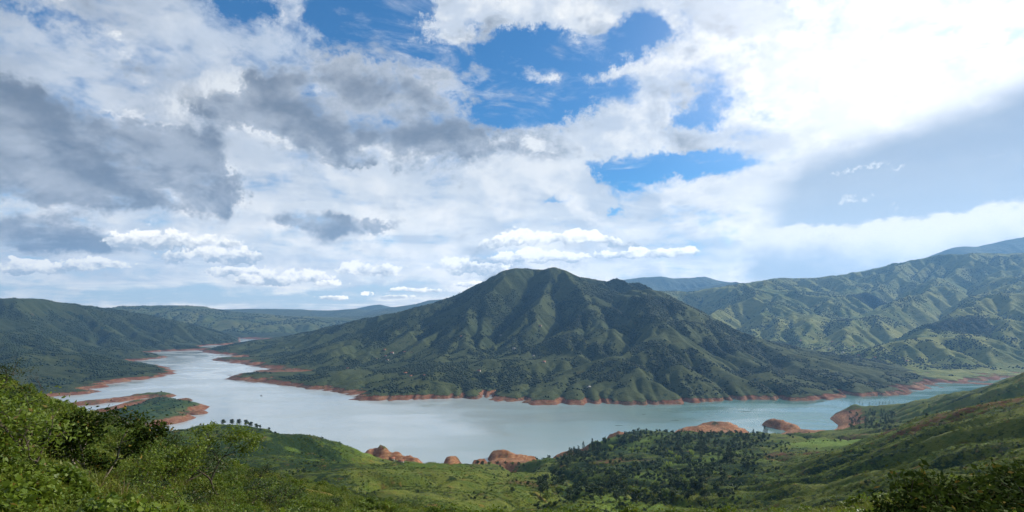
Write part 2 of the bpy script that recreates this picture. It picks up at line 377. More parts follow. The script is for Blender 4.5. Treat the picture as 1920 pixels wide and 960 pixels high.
def blobxy(X, Y, cx, cy, rx, ry, rot=0.0, soft=.25, wob=0.25, seed=5, wl=60):
    c_, s_ = math.cos(rot), math.sin(rot); u = ((X - cx) * c_ + (Y - cy) * s_) / rx; v = (-(X - cx) * s_ + (Y - cy) * c_) / ry
    r = np.sqrt(u * u + v * v) + fbm(X, Y, wl, 3, .6, seed) * wob
    return 1 - sstep(r, 1 - soft, 1 + soft)
class Massif:
    """a body of hills on a square grid: spline through surveyed points, then erosion"""
    def __init__(s, name, x0, x1, y0, y1, dx, pts, skyline, mat, K, iters, back, amp, wl, forests=(), seed=1, rad=0, base=-25, ridge=(), label=None, bank_h=7.0):
        P = np.array(pts, float); f = tps(P[:, :2] / 1000, P[:, 2] / 1000)
        xs = np.arange(x0, x1 + 1, dx); ys = np.arange(y0, y1 + 1, dx); X, Y = np.meshgrid(xs, ys)
        Z = f(np.stack([X.ravel(), Y.ravel()], 1) / 1000).reshape(X.shape) * 1000
        for (pl, h, w) in ridge:                              # spurs seeded along ground lines
            pl = np.array(pl, float); best = np.full(X.shape, 1e9); hh = np.zeros(X.shape)
            for i in range(len(pl) - 1):
                a, b = pl[i, :2], pl[i + 1, :2]; d = b - a; t = np.clip(((X - a[0]) * d[0] + (Y - a[1]) * d[1]) / (d @ d), 0, 1)
                r = np.hypot(X - a[0] - t * d[0], Y - a[1] - t * d[1]); best = np.minimum(best, r)
            Z = Z + h * np.exp(-best / w) 
        land = sstep(Z, -5, 60)
        Z = Z + (ridged(X, Y, wl, 4, .5, seed) * amp + fbm(X, Y, wl * .35, 4, .55, seed + 9) * amp * .35) * (0.25 + 0.75 * land)
        Z, fl = erode(Z, dx, iters, K, back=back)
        # keep the skyline at its surveyed height
        sk = np.array(skyline, float)
        az = X / Y; k = (Z - CAMZ) / Y; ok = (Z > 5)
        nb_ = 400; lo, hi = az.min(), az.max(); b = np.clip(((az - lo) / (hi - lo) * nb_).astype(int), 0, nb_ - 1)
        kmax = np.full(nb_, -1e9); np.maximum.at(kmax, b[ok], k[ok])
        cen = lo + (np.arange(nb_) + .5) * (hi - lo) / nb_
        good = kmax > -1e8; kmax = np.interp(cen, cen[good], kmax[good])
        kern = np.exp(-0.5 * (np.arange(-7, 8) / 2.2) ** 2); kern /= kern.sum()
        want = (HY - np.interp(cen * FPX + CX, sk[:, 0], sk[:, 1])) / FPX
        Dsk = np.interp(cen * FPX + CX, sk[:, 0], sk[:, 2])
        zs_now = CAMZ + kmax * Dsk; zs_want = CAMZ + want * Dsk
        g = np.clip(zs_want / np.maximum(zs_now, 20), 0.6, 1.7); g = np.convolve(np.pad(g, 7, mode='edge'), kern, 'valid')
        G = np.interp(az, cen, g); wgt = sstep(Z, 0, 80)
        Z = Z * (1 + (G - 1) * wgt)
        for _ in range(1): Z, fl = up2(Z), up2(fl)
        s.dx = dx / 2; s.x0, s.y0 = x0, y0; ny, nx = Z.shape
        X = x0 + s.dx * np.arange(nx)[None] + 0 * Z; Y = y0 + s.dx * np.arange(ny)[:, None] + 0 * Z
        Z = Z + fbm(X, Y, s.dx * 10, 3, .6, seed + 3) * s.dx * 0.16 * sstep(Z, 0, 20)
        Z = np.where(Z > 0, Z + bank_h * (1 - np.exp(-Z / 5.0)), Z)
        # little points and coves along the drawdown shore
        Z = Z + fbm(X, Y, 70, 3, .6, seed + 4) * 4.0 * np.exp(-(Z / 14) ** 2)
        s.Z = Z; s.flow = np.clip((fl - 1.2) / 5.0, 0, 1)
        fo = np.zeros(Z.shape)
        for t in forests: fo = np.maximum(fo, blobxy(X, Y, *t))
        s.forest = fo
        s.obj = grid_object(name, X, Y, Z, mat, {'flow': s.flow, 'forest': fo, 'field': np.zeros(Z.shape)}, label=label, keep=Z > base)
    def samp(s, A, x, y):
        u = np.clip((np.asarray(x) - s.x0) / s.dx, 0, s.Z.shape[1] - 1.001); v = np.clip((np.asarray(y) - s.y0) / s.dx, 0, s.Z.shape[0] - 1.001)
        i = u.astype(int); j = v.astype(int); a = u - i; b = v - j
        return (A[j, i] * (1 - a) + A[j, i + 1] * a) * (1 - b) + (A[j + 1, i] * (1 - a) + A[j + 1, i + 1] * a) * b
    def h(s, x, y): return s.samp(s.Z, x, y)
def ray_hit(h, px, py, D0, D1, n=900):
    D = np.geomspace(D0, D1, n); x = (px - CX) / FPX * D; z = CAMZ - (py - HY) / FPX * D
    k = np.nonzero(h(x, D) > z)[0]; i = k[0] if len(k) else None
    return None if i is None else (x[i], D[i])

# --- the central mountain
sky_m = [(300,700,5000),(440,641,5600),(500,637,5300),(560,627,4800),(600,618,4500),(640,609,4300),(700,597,4000),(740,588,3900),(780,578,3850),(820,567,3800),(850,560,3750),(880,544,3700),(910,526,3750),(935,512,3800),
         (950,507,3850),(985,504,3900),(1010,508,3900),(1040,503,3900),(1060,510,3900),(1090,520,3950),(1130,530,4100),(1150,529,4300),(1180,527,4400),(1205,533,4400),(1240,546,4300),(1300,580,3300),(1380,622,3000),(1450,652,2850),(1500,669,2750),(1560,680,2700),(1620,690,2650),(1690,704,2600),(1740,716,2560),(1800,730,2500)]
p = [W(*t) for t in sky_m if 500 <= t[0] <= 1130 or 1300 <= t[0] <= 1700]
p += [W(1180,527,4400), W(1140,545,3700), W(1200,573,3500), W(1250,588,3400)]
p += [shore(*t) for t in [(480,636),(430,650),(382,660),(438,667),(405,672),(450,680),(487,690),(487,700),(446,710),(500,717),(540,722),(600,731),(640,738),(668,741),(680,749),(750,748),(800,746),(850,745),(930,750),(1000,757),(1060,757),(1100,757),(1150,758),(1200,758),(1270,755),(1300,749),(1345,746),(1400,743),(1450,745),(1500,748),(1560,742),(1600,741),(1640,739),(1690,738),(1705,731),(1720,728),(1735,722),(1752,719)]]
p += [(x, y - 230, -45) for (x, y, z) in [shore(*t) for t in [(500,717),(600,731),(700,748),(850,745),(1000,757),(1150,758),(1270,755),(1400,743),(1560,742),(1690,738)]]]
p += [(x - 260, y - 60, -40) for (x, y, z) in [shore(*t) for t in [(446,710),(405,672),(382,660)]]]
p += [W(560,700,2950), W(560,660,3900), W(640,700,2900), W(640,650,3500), W(760,690,2850), W(760,640,3300), W(850,700,2600), W(860,620,3250), W(960,690,2550), W(960,600,3250), W(1040,700,2450), W(1060,610,3150),
      W(1140,690,2450), W(1150,610,3100), W(1240,690,2450), W(1260,640,2800), W(1340,690,2450), W(1360,655,2700), W(1440,700,2450), W(1450,680,2600), W(1540,715,2450), W(1620,715,2450)]
p += [(-600,5200,230), (0,5300,330), (600,5300,300), (1000,4700,150), (1400,4300,70), (1900,3700,50), (2100,3200,20), (-1300,6000,80), (-2000,6500,20), (0,6800,100), (1500,6000,80), (2600,5000,40), (1850,2900,8), (-2600,6900,5),
      (-2600,5600,-30), (-2900,4600,-40), (-2000,3300,-45), (1950,2450,-5)]
spur = lambda *t: [W(*q)[:2] for q in t]
rid_m = [(spur((1060,515,3850),(1090,570,3450),(1110,610,3150),(1160,655,2800),(1220,700,2500),(1285,745,2200)), 38, 130),
         (spur((1000,520,3700),(1000,560,3450),(1030,630,2950),(1080,670,2650),(1160,720,2300)), 30, 110),
         (spur((1210,577,3450),(1220,640,2900),(1290,690,2550),(1400,735,2200)), 34, 110),
         (spur((1330,605,3150),(1380,660,2700),(1460,710,2350)), 30, 100),
         (spur((1450,655,2850),(1520,700,2500),(1600,735,2250)), 24, 80),
         (spur((900,545,3650),(860,610,3200),(820,680,2700),(800,735,2300)), 26, 130),
         (spur((760,600,3800),(700,660,3300),(640,720,2600)), 22, 130)]
def at(px, py, D): return W(px, py, D)[:2]
mount = Massif('mountain', -3100, 2700, 1750, 7000, 12, p, sky_m, m_mount, 0.082, 34, 0.035, 22, 620, seed=3, ridge=rid_m, label='tall dark green mountain rising behind the middle of the lake',
    forests=[(*at(1075,612,3120), 75, 120), (*at(1235,605,3230), 115, 150, 0.3), (*at(1345,650,2740), 70, 80), (*at(1290,715,2330), 60, 70)])

# --- the long range on the right
sky_r = [(1000,560,7000),(1100,556,6800),(1200,549,6600),(1260,547,6500),(1290,549,6400),(1340,542,6300),(1400,532,6400),(1440,524,6500),(1500,523,6600),(1540,522,6700),(1570,517,6800),(1620,510,6900),(1660,499,7000),(1700,490,7000),(1750,480,7100),(1790,478,7100),(1820,475,7100),(1850,474,7000),(1880,477,7000),(1920,476,7000),(1960,470,7000),(2060,455,7000),(2300,440,7000)]
p = [W(*t) for t in sky_r[1:]]
p += [W(1280,590,5000), W(1380,600,4900), W(1300,625,4400), W(1440,640,4300), W(1500,660,3950), W(1560,672,3650), W(1600,665,3800), W(1640,690,3200), W(1700,700,3000), W(1740,706,2850), W(1820,705,2860), W(1880,700,2980),
      W(1480,585,5200), W(1560,590,5200), W(1600,620,4500), W(1640,600,4900), W(1700,560,5500), W(1770,524,6100), W(1700,640,3900), W(1760,610,4100), W(1800,590,4300), W(1860,566,4500), W(1920,556,4700),
      W(1760,680,3150), W(1830,660,3300), W(1900,640,3500), W(1920,690,3050), W(1990,560,4500), W(1990,640,3500), W(2000,690,3000), W(2100,600,3700), W(2150,690,2700),
      W(1500,550,6000), W(1600,550,6200), W(1850,520,6000), W(1920,520,5800), W(1400,560,5600),
      (0,9000,150), (2500,9500,200), (5000,9300,500), (8000,9300,600), (0,7500,60), (800,5600,50), (400,4800,30), (1300,5000,70)]
p += [shore(1735,712), shore(1775,713), shore(1800,717), shore(1850,715), shore(1900,709), W(1800,718,2500)[:2] + (-25,), W(1860,718,2560)[:2] + (-25,), W(1740,718,2480)[:2] + (-12,), W(1950,718,2560)[:2] + (-15,), (1780,2450,-30), (2300,2350,-30)]
rid_r = [(spur((1850,475,7000),(1770,524,6000),(1700,565,5300),(1640,612,4700),(1590,650,4200)), 90, 200),
         (spur((1920,540,5300),(1860,562,4500),(1780,600,4050),(1690,645,3600),(1630,675,3300)), 70, 170),
         (spur((1700,490,7000),(1660,550,6100),(1560,600,5300),(1500,640,4500)), 80, 200),
         (spur((1540,522,6700),(1480,570,5700),(1400,610,5000)), 60, 200),
         (spur((1440,524,6500),(1370,570,5600),(1290,610,4700)), 60, 200),
         (spur((2000,560,4600),(1940,600,4000),(1880,650,3500),(1810,690,3050)), 50, 150),
         (spur((1980,470,7000),(1930,520,6100),(1900,545,5400)), 70, 200)]
rangeR = Massif('mountain_range', -600, 8200, 2350, 9600, 20, p, sky_r, m_range, 0.17, 36, 0.030, 55, 900, seed=21, ridge=rid_r, label='long ridged green mountain range closing the valley at the right',
    forests=[(*at(1790,628,3800), 210, 200, 0.4), (*at(1640,560,5600), 150, 300, 0.8)])

# --- hills on the left bank
sky_l = [(-300,565,4500),(-100,563,4500),(0,562,4500),(40,560,4500),(75,561,4500),(100,569,4600),(140,572,4700),(165,573,4800),(185,578,5000),(230,585,5200),(300,596,5400),(350,606,5600),(400,618,5800),(440,631,6000),(520,640,6400),(800,650,6400)]
p = [W(*t) for t in sky_l if -200 <= t[0] <= 440]
p += [shore(*t) for t in [(60,741),(90,738),(130,738),(160,727),(200,719),(240,714),(280,707),(309,700),(300,692),(262,686),(235,681),(228,676),(250,673),(286,672),(266,669),(240,664),(280,660),(345,657),(392,655),(380,650),(420,647),(450,640),(440,636),(480,634)]]
p += [(x + 200, y - 120, -35) for (x, y, z) in [shore(*t) for t in [(130,738),(240,714),(309,700),(286,672),(392,655)]]]
p += [W(230,690,3000), W(120,700,2800), W(40,690,2700), W(-50,700,2500), W(150,660,3700), W(50,640,3600), W(-80,620,3400), W(200,640,4300), W(280,640,4700), W(60,600,4100), W(150,610,4500), W(330,640,5000), W(380,642,5300),
      (-7500,6500,250), (-5500,6500,200), (-4500,6800,150), (-3500,6900,60), (-2600,6900,3), (-7000,4500,350), (-5500,3800,320), (-4500,3000,260), (-3500,2200,120), (-3000,1900,60), (-7500,2500,300)]
rid_l = [(spur((75,561,4500),(60,600,3900),(120,650,3400),(200,690,3000)), 34, 150), (spur((230,585,5200),(220,620,4600),(250,660,3900)), 26, 150), (spur((-60,565,4400),(-20,620,3500),(40,680,2700)), 34, 150)]
leftH = Massif('hills', -7600, -1500, 1800, 7300, 20, p, sky_l, m_left, 0.09, 28, 0.04, 30, 700, seed=41, ridge=rid_l, label='dark green wooded hills along the left bank of the lake')
# --- flat-topped hills farther up the left bank
sky_p = [(-100,585,8500),(120,582,8500),(200,579,8500),(228,575,8500),(270,575,8500),(330,574,8500),(385,576,8500),(402,581,8400),(430,585,8300),(480,590,8000),(520,594,7900),(560,600,7800),(590,606,7700),(620,615,7600),(680,625,7500),(900,625,7500)]
p = [W(*t) for t in sky_p if 120 <= t[0] <= 680]
p += [shore(*t) for t in [(440,634),(480,633),(520,631),(560,629),(610,628),(660,627)]]
p += [W(390,605,7500), W(460,612,7400), W(300,590,7900), W(520,615,7400), (-4200,7300,60), (-5200,7200,150), (-6500,9800,250), (-3500,10000,300), (-1500,10000,150), (-2500,6600,-30), (-1600,6800,-30), (-2000,9000,180)]
plat = Massif('plateau', -6800, -1200, 6600, 10200, 26, p, sky_p, m_plat_lit, 0.08, 24, 0.04, 28, 800, seed=61, label='flat-topped hills in patchy light beyond the left arm of the lake')

# --- ridges far away, fading in the haze
def far_ridge(name, crest, depth, base, seed, wl, amp, label, nx=520, ny=90):
    cr = np.array(crest, float); px = np.linspace(cr[0, 0], cr[-1, 0], nx); k = (HY - np.interp(px, cr[:, 0], cr[:, 1])) / FPX; D0 = np.interp(px, cr[:, 0], cr[:, 2])
    t = np.linspace(-1, 1, ny)[:, None]; Dg = D0[None] + t * depth; X = (px[None] - CX) / FPX * D0[None] + 0 * t; Y = Dg
    zc_ = CAMZ + k * D0; n = ridged(X, Y, wl, 5, .55, seed)
    prof = np.clip(1 - np.abs(t), 0, 1) ** 0.8
    Z = base + (zc_[None] - base) * prof + (n - ridged(X[ny // 2][None], Y[ny // 2][None], wl, 5, .55, seed)) * amp * (1 - prof) * prof * 1.8 + ridged(X, Y, wl / 6, 3, .55, seed + 1) * amp * 0.02
    z0 = np.zeros(Z.shape); fl = np.clip(0.5 - n * 0.3, 0, 1)
    return grid_object(name, X, Y, Z, m_far, {'flow': fl, 'forest': z0, 'field': z0}, label=label)
far_ridge('far_mountain', [(1380,560,11000),(1500,528,11000),(1560,518,11000),(1600,512,11000),(1640,503,11000),(1680,495,11000),(1720,488,11000),(1745,480,11000),(1775,468,11000),(1795,462,11000),(1830,462,11000),(1860,456,11000),(1890,449,11000),(1920,444,11000),(2100,420,11000),(2500,400,11000)], 3300, 0, 71, 1900, 330, 'high blue ridge fading in haze behind the range at the far right')
far_ridge('far_mountain', [(1060,560,13000),(1130,535,13000),(1160,526,13000),(1200,520,13000),(1240,518,13000),(1262,522,13000),(1290,521,13000),(1322,518,13000),(1345,526,13000),(1378,530,13000),(1420,545,13000),(1500,565,13000)], 2600, 0, 75, 1700, 240, 'blue hazy mountain in the gap right of the central summit')
far_ridge('far_mountain', [(1200,560,11000),(1270,548,11000),(1300,540,11000),(1340,534,11000),(1380,528,11000),(1420,540,11000),(1460,555,11000)], 1800, 0, 76, 1500, 200, 'lower blue-green ridge in front of the hazy mountain in the gap')
far_ridge('far_mountain', [(380,586,12500),(430,580,12500),(480,579,12500),(560,580,12500),(600,583,12500),(640,581,12500),(665,579,12500),(700,582,12500),(740,576,12500),(780,570,12500),(805,563,12500),(830,561,12500),(860,572,12500),(950,590,12500)], 3000, 0, 81, 3500, 200, 'low blue ridge on the horizon left of the central mountain')
far_ridge('far_mountain', [(600,590,15500),(660,580,15500),(700,572,15500),(712,571,15500),(730,575,15500),(770,578,15500),(840,590,15500)], 2600, 0, 83, 2600, 130, 'faintest pale peak on the horizon above the low blue ridge')
far_ridge('far_mountain', [(-300,585,14500),(0,584,14500),(250,583,14500),(420,580,14500),(560,581,14500),(700,584,14500),(900,584,14500)], 2400, 0, 85, 2300, 150, 'level blue horizon line of distant uplands at the left')
far_ridge('far_mountain', [(540,612,9800),(600,600,9800),(650,594,9800),(700,590,9800),(760,582,9800),(840,574,9800),(900,580,9800),(1000,600,9800)], 1800, 0, 87, 2600, 160, 'blue-green foothill just left behind the central mountain')

# --- the island
ip = [shore(*t) for t in [(158,757),(200,764),(235,758),(268,750),(300,748),(303,740),(270,739),(200,744)]]
def island():
    dx = 4.0; X, Y = np.meshgrid(np.arange(-1750, -700, dx), np.arange(1480, 2260, dx)); Z = np.full(X.shape, -9.0)
    def bar(a, b, w, h, ends=0.15):
        a = np.array(shore(*a)[:2]); b = np.array(shore(*b)[:2]); d = b - a; L2 = d @ d; t = ((X - a[0]) * d[0] + (Y - a[1]) * d[1]) / L2; tc_ = np.clip(t, 0, 1)
        r = np.hypot(X - a[0] - tc_ * d[0], Y - a[1] - tc_ * d[1]); ww = w * (1 - ends * 0 + 0.25 * np.sin(tc_ * 9))
        return h * (1 - (r / ww) ** 2)
    parts = [bar((150,758),(225,750),42,9), bar((225,750),(300,742),34,11), bar((262,744),(304,743),40,12),
             bar((190,772),(255,757),32,8), bar((255,757),(300,750),30,10),
             bar((265,776),(320,768),95,27), bar((235,782),(280,790),90,24), bar((300,757),(315,775),60,22),
             bar((315,756),(347,751),20,7), bar((300,765),(356,764),18,8), bar((320,779),(374,775),22,10), bar((300,790),(340,785),34,14)]
    for q in parts: Z = np.maximum(Z, q) + 0.0
    k = np.stack(parts); Z = np.maximum(np.log(np.exp(np.clip(k, -20, 40) / 2.5).sum(0)) * 2.5, -9) - 1.0
    Z = Z + fbm(X, Y, 60, 4, .6, 91) * 2.2 + ridged(X, Y, 34, 3, .5, 92) * 0.9
    Z = np.maximum(Z, -9)
    z0 = np.zeros(Z.shape)
    o = grid_object('island', X, Y, Z, m_isle, {'flow': sstep(Z, 11, 20) * .8, 'forest': z0, 'field': z0}, label='low red-shored island with a dark green hump near the left shore', keep=Z > -8.5)
    return X, Y, Z
m_isle = terrain_mat('island_cover', (0.042, 0.066, 0.022), (0.07, 0.09, 0.03), (0.013, 0.030, 0.013), RED, 12.0, 4.0, 0.0, 0.70, 2.0)
IX, IY, IZ = island()
def h_isle(x, y):
    i = np.clip(((np.asarray(x) - IX[0, 0]) / 4).astype(int), 0, IX.shape[1] - 1); j = np.clip(((np.asarray(y) - IY[0, 0]) / 4).astype(int), 0, IX.shape[0] - 1); return IZ[j, i]

# --- near land: from under the camera to the near shore
npts = [ # px, py, D  (ground)
 # left hillside close to the camera
 (-300,700,14),(-300,640,60),(-300,660,120),
 (0,1010,7),(300,1060,8),(600,1100,9),(960,1120,10),(1300,1120,10),(1700,1120,9),(2200,1120,9),
 (0,1005,13),(200,985,16),(400,1000,20),(600,1010,24),(800,1020,24),(1000,1015,24),(1200,1030,24),
 (0,905,22),(150,938,26),(300,925,32),(450,955,36),(600,965,40),(800,985,40),(960,980,40),
 (0,770,36),(100,818,42),(200,840,46),(300,872,52),(400,902,60),(500,925,66),(600,938,76),(700,950,86),(800,962,90),
 (0,722,50),(50,738,54),(110,768,60),(200,795,66),(300,832,78),(400,868,88),(500,896,98),(600,914,110),(700,936,120),(800,955,130),
 (0,790,110),(110,830,120),(200,860,130),(300,905,140),(400,945,150),(500,975,160),(600,990,170),(800,1000,180),
 (0,850,260),(200,870,300),(350,905,330),(500,925,350),
 # dark spur with the row of trees on its crest
 (100,870,820),(250,838,800),(330,815,780),(380,803,760),(440,800,750),(500,808,750),(545,819,750),(580,815,730),(620,826,740),(680,845,800),(740,866,900),
 (350,860,560),(450,860,560),(560,866,560),(640,868,600),(700,866,700),(600,880,500),(480,890,460),
 (430,806,900),(600,842,900),(300,830,950),(200,860,950),
 # light green smooth spur
 (560,900,420),(620,886,460),(660,874,490),(700,874,510),(760,872,540),(820,873,580),(870,873,620),(920,880,640),(970,892,600),(1010,905,560),
 (640,935,330),(760,930,340),(860,940,350),(960,950,350),(760,895,430),(860,900,470),(700,985,230),(900,985,240),(1050,985,230),
 (760,880,800),(850,884,860),(940,892,800),
 # middle valley
 (1040,925,450),(1100,930,450),(1200,930,420),(1300,945,380),(1200,985,240),(1350,990,240),
 (1060,880,780),(1150,880,760),(1250,880,720),(1350,880,660),(1120,905,580),(1250,905,560),(1330,900,540),
 (1100,855,1000),(1200,850,1000),(1300,845,980),(1400,838,960),(1450,830,1000),(1480,845,850),(1560,828,920),(1600,822,880),
 (1560,812,1080),(1500,815,1150),(1420,818,1150),(1400,860,760),(1480,862,700),
 # hill R0 (behind, right)
 (1600,812,1150),(1650,790,1250),(1700,775,1200),(1760,765,1080),(1640,768,1600),(1680,760,1500),(1720,752,1420),(1780,741,1300),(1850,720,1150),(1920,697,1050),(2000,682,1000),(2200,650,950),
 (1800,775,900),(1880,755,850),(1950,740,800),
 # hill R1 (right, near)
 (2200,700,330),(2050,715,370),(1920,744,420),(1860,756,430),(1800,767,450),(1740,778,480),(1700,787,520),(1640,808,580),(1600,827,620),(1550,848,610),(1500,868,560),(1430,893,500),(1380,918,440),(1340,940,380),
 (1920,800,300),(1800,830,300),(1700,855,320),(1600,885,340),(1500,915,330),(1420,940,310),(1920,860,190),(1800,885,190),(1700,905,200),(1580,935,210),(1450,975,200),
 (1920,790,560),(1800,805,600),(1700,822,680),(1640,840,720),
 # ground under the bushes at the lower right
 (2200,890,22),(1920,940,24),(1800,945,24),(1700,975,24),(1500,1010,24),(1920,960,45),(1750,980,45),(1550,1010,50),(2100,900,60),(1920,900,100),(1700,960,100),(1400,1020,100),(1100,1040,100),(900,1030,100)]
# shores: knobs of red soil and coves (height above the lake given)
nz = [(620,828,1180,16),(700,840,1170,10),(735,838,1225,2),(775,860,1170,1),(800,869,1190,-4),(848,866,1195,-1),(870,876,1150,3),(900,866,1190,-2),(940,851,1260,-3),(990,858,1250,-3),(935,862,1185,9),(965,866,1175,8),(1000,868,1165,8),(900,868,1150,6),(1022,866,1205,-6),(1055,850,1235,-2),(1085,850,1190,14),
      (1110,838,1220,35),(1150,822,1250,36),(1180,815,1260,45),(1150,814,1420,1),(1220,818,1300,32),(1255,818,1380,14),(1300,805,1480,5),(1345,800,1540,6),(1385,808,1500,5),(1412,816,1450,-1),(1450,794,1590,3),(1490,806,1500,3),(1510,812,1430,12),(1560,806,1480,6),(1590,803,1450,12),(1565,784,1690,6),(1600,774,1750,16),(1620,790,1500,30)]
uw = [(-300,1700),(0,1500),(200,1250),(330,1150),(450,1180),(560,1300),(620,1420),(700,1360),(780,1330),(850,1330),(900,1370),(960,1400),(1020,1330),(1080,1400),(1130,1500),(1200,1560),(1270,1640),(1340,1700),(1412,1560),(1460,1760),(1520,1620),(1540,1800),(1620,1980),(1700,1900),(1800,1750),(1900,1600),(2050,1500)]
rr = lambda px, D: (math.atan((px - CX) / FPX), math.log(D * math.hypot(1, (px - CX) / FPX)))
Pn_, Vn_ = [], []
for px, py, D_ in npts:
    Pn_.append(rr(px, D_)); Vn_.append((py - HY) / FPX / math.hypot(1, (px - CX) / FPX))
for px, py, D_, z in nz:
    Pn_.append(rr(px, D_)); Vn_.append((CAMZ - z) / (D_ * math.hypot(1, (px - CX) / FPX)))
for px, D_ in uw:
    Pn_.append(rr(px, D_)); Vn_.append((CAMZ + 26) / (D_ * math.hypot(1, (px - CX) / FPX)))
for px in (-1500, -300, 400, 960, 1500, 2300, 3500):
    Pn_.append(rr(px, 1.2)); Vn_.append(1.75 / (1.2 * math.hypot(1, (px - CX) / FPX)))
    Pn_.append(rr(px, 3.5)); Vn_.append(2.6 / (3.5 * math.hypot(1, (px - CX) / FPX)))
fN = tps(Pn_, Vn_, 2e-4)
_dN = None
KNOBS = [((p_ - CX) / FPX * D_, D_, h_, a_, b_) for p_, D_, h_, a_, b_ in [(640,1235,17,20,22),(700,1215,19,22,20),(722,1222,22,15,18),(732,1200,22,30,14),(757,1192,19,26,13),(778,1180,18,16,14),(848,1195,17,15,15),(899,1195,12,12,12),(938,1240,19,24,20),(975,1225,11,30,13),(1008,1218,9,14,12),(1055,1232,16,24,16),(1152,1405,15,17,30),(1166,1380,14,14,20),(1300,1500,8,50,22),(1345,1545,14,50,26),(1385,1520,9,40,26),(1452,1600,15,28,30),(1475,1560,12,30,26),(1590,1712,12,30,36)]]
def hN(x, y, detail=True):
    x = np.asarray(x, float); y = np.asarray(y, float); r = np.hypot(x, y); az = np.arctan2(x, y)
    k = fN(np.stack([az.ravel(), np.log(r).ravel()], 1)).reshape(x.shape); z = CAMZ - k * r
    if detail:
        for i, (wl, am) in enumerate([(170, 5.5), (80, 3.4), (38, 1.5), (17, 0.7), (8, 0.33), (3.6, 0.17), (1.7, 0.09)]):
            gate = sstep(r, wl * 2.4, wl * 5.5) 
            q = ridged(x, y, wl, 1, seed=120 + i) - 0.45 if i < 4 else perlin(x / wl, y / wl, 120 + i)
            z = z + am * gate * q * (0.35 + 0.65 * sstep(z, 2, 30))
    kn1, kn2 = fbm(x, y, 34, 3, .6, 301), fbm(x, y, 22, 3, .6, 305)
    for (kx, ky, kh, ka, kb) in KNOBS:
        z = z + kh * np.exp(-(((x - kx + 5 * kn1) / ka) ** 2 + ((y - ky + 5 * kn2) / kb) ** 2) ** 2.2) * .85 * (1 + .22 * kn2 + .15 * kn1)
    if _dN is not None:
        z = z + grid_at(_dN, x, y) * sstep(r, 130, 330)
        z = np.where(z > 0, z + 5.0 * (1 - np.exp(-np.maximum(z, 0) / 4.0)) * (1 - sstep(z, 30, 110)), z)
    return z
NX0, NY0, NDX = -1300, 60, 5.0
def grid_at(A, x, y):
    u = np.clip((x - NX0) / NDX, 0, A.shape[1] - 1.001); v = np.clip((y - NY0) / NDX, 0, A.shape[0] - 1.001)
    i = u.astype(int); j = v.astype(int); a = u - i; b = v - j
    return (A[j, i] * (1 - a) + A[j, i + 1] * a) * (1 - b) + (A[j + 1, i] * (1 - a) + A[j + 1, i + 1] * a) * b
gx, gy = np.meshgrid(np.arange(NX0, 1700, NDX), np.arange(NY0, 1900, NDX))
g0 = hN(gx, gy); g0 = g0 + (ridged(gx, gy, 130, 4, .55, 171) - 0.6) * 4.0 * sstep(g0, 5, 40)
g1, gfl = erode(g0, NDX, 24, 0.075, back=0.05)
_dN = g1 - g0 + 1.5
_dN = np.clip(_dN, -40, 2) * sstep(g0, -2, 25)
gfl = np.clip((gfl - 1.5) / 4.5, 0, 1)
azn = np.arctan(np.linspace(-(CX + 560), 1920 - CX + 560, 1150) / FPX); rn = np.geomspace(1.0, 2300, 720)
AZn, RN = np.meshgrid(azn, rn); XN, YN = RN * np.sin(AZn), RN * np.cos(AZn); ZN = hN(XN, YN)
def land_blob(px, py, rx, ry, D=None, seed=5, rot=0.0):       # a patch of land cover around a ground point
    q = ray_hit(hN, px, py, 120, 1700)
    if q is None: return np.zeros(XN.shape)
    return blobxy(XN, YN, q[0], q[1], rx, ry, rot, .3, .35, seed, 30)
field = np.zeros(XN.shape)
for t in [(1560,830,60,70),(1350,852,50,30),(1180,832,60,35),(1130,828,40,25),(680,848,14,14),(550,845,8,8),(1310,868,40,30),(1260,898,50,25),(1200,945,40,40)]: field = np.maximum(field, land_blob(*t) * (0.9 if t[0] == 1560 else .55))
slope_x = np.gradient(ZN, axis=1)
conc = fbm(XN, YN, 60, 4, .55, 150)
flown = np.clip(0.25 - conc * 0.4 + grid_at(gfl, XN, YN) * 0.55 * sstep(RN, 130, 330), 0, 1)
valley = sstep(XN / YN, 0.02, 0.12) * (1 - sstep(XN / YN, 0.33, 0.5)) * sstep(RN, 350, 600)
spurB = (1 - sstep(XN / YN, -0.30, -0.22)) * sstep(RN, 400, 560)
slopeR1 = sstep(XN / YN, .36, .46) * (1 - sstep(RN, 500, 800))
flown = np.clip(flown + 0.40 * valley + 0.5 * spurB + .12 * slopeR1, 0, 1)
soil = np.zeros(XN.shape)
for t in [(1900,752,34,12),(1850,762,34,12),(1800,772,34,12),(1750,783,34,12),(1700,793,30,12),(1480,850,45,22),(1430,858,30,18),(992,906,22,14),(1165,862,40,16),(1600,822,40,12)]: soil = np.maximum(soil, land_blob(*t))
near = grid_object('hillside', XN, YN, ZN, m_near, {'flow': flown, 'forest': np.zeros(XN.shape), 'field': field, 'soil': soil}, label='green hillsides falling from the viewpoint to the near shore', keep=ZN > -22)

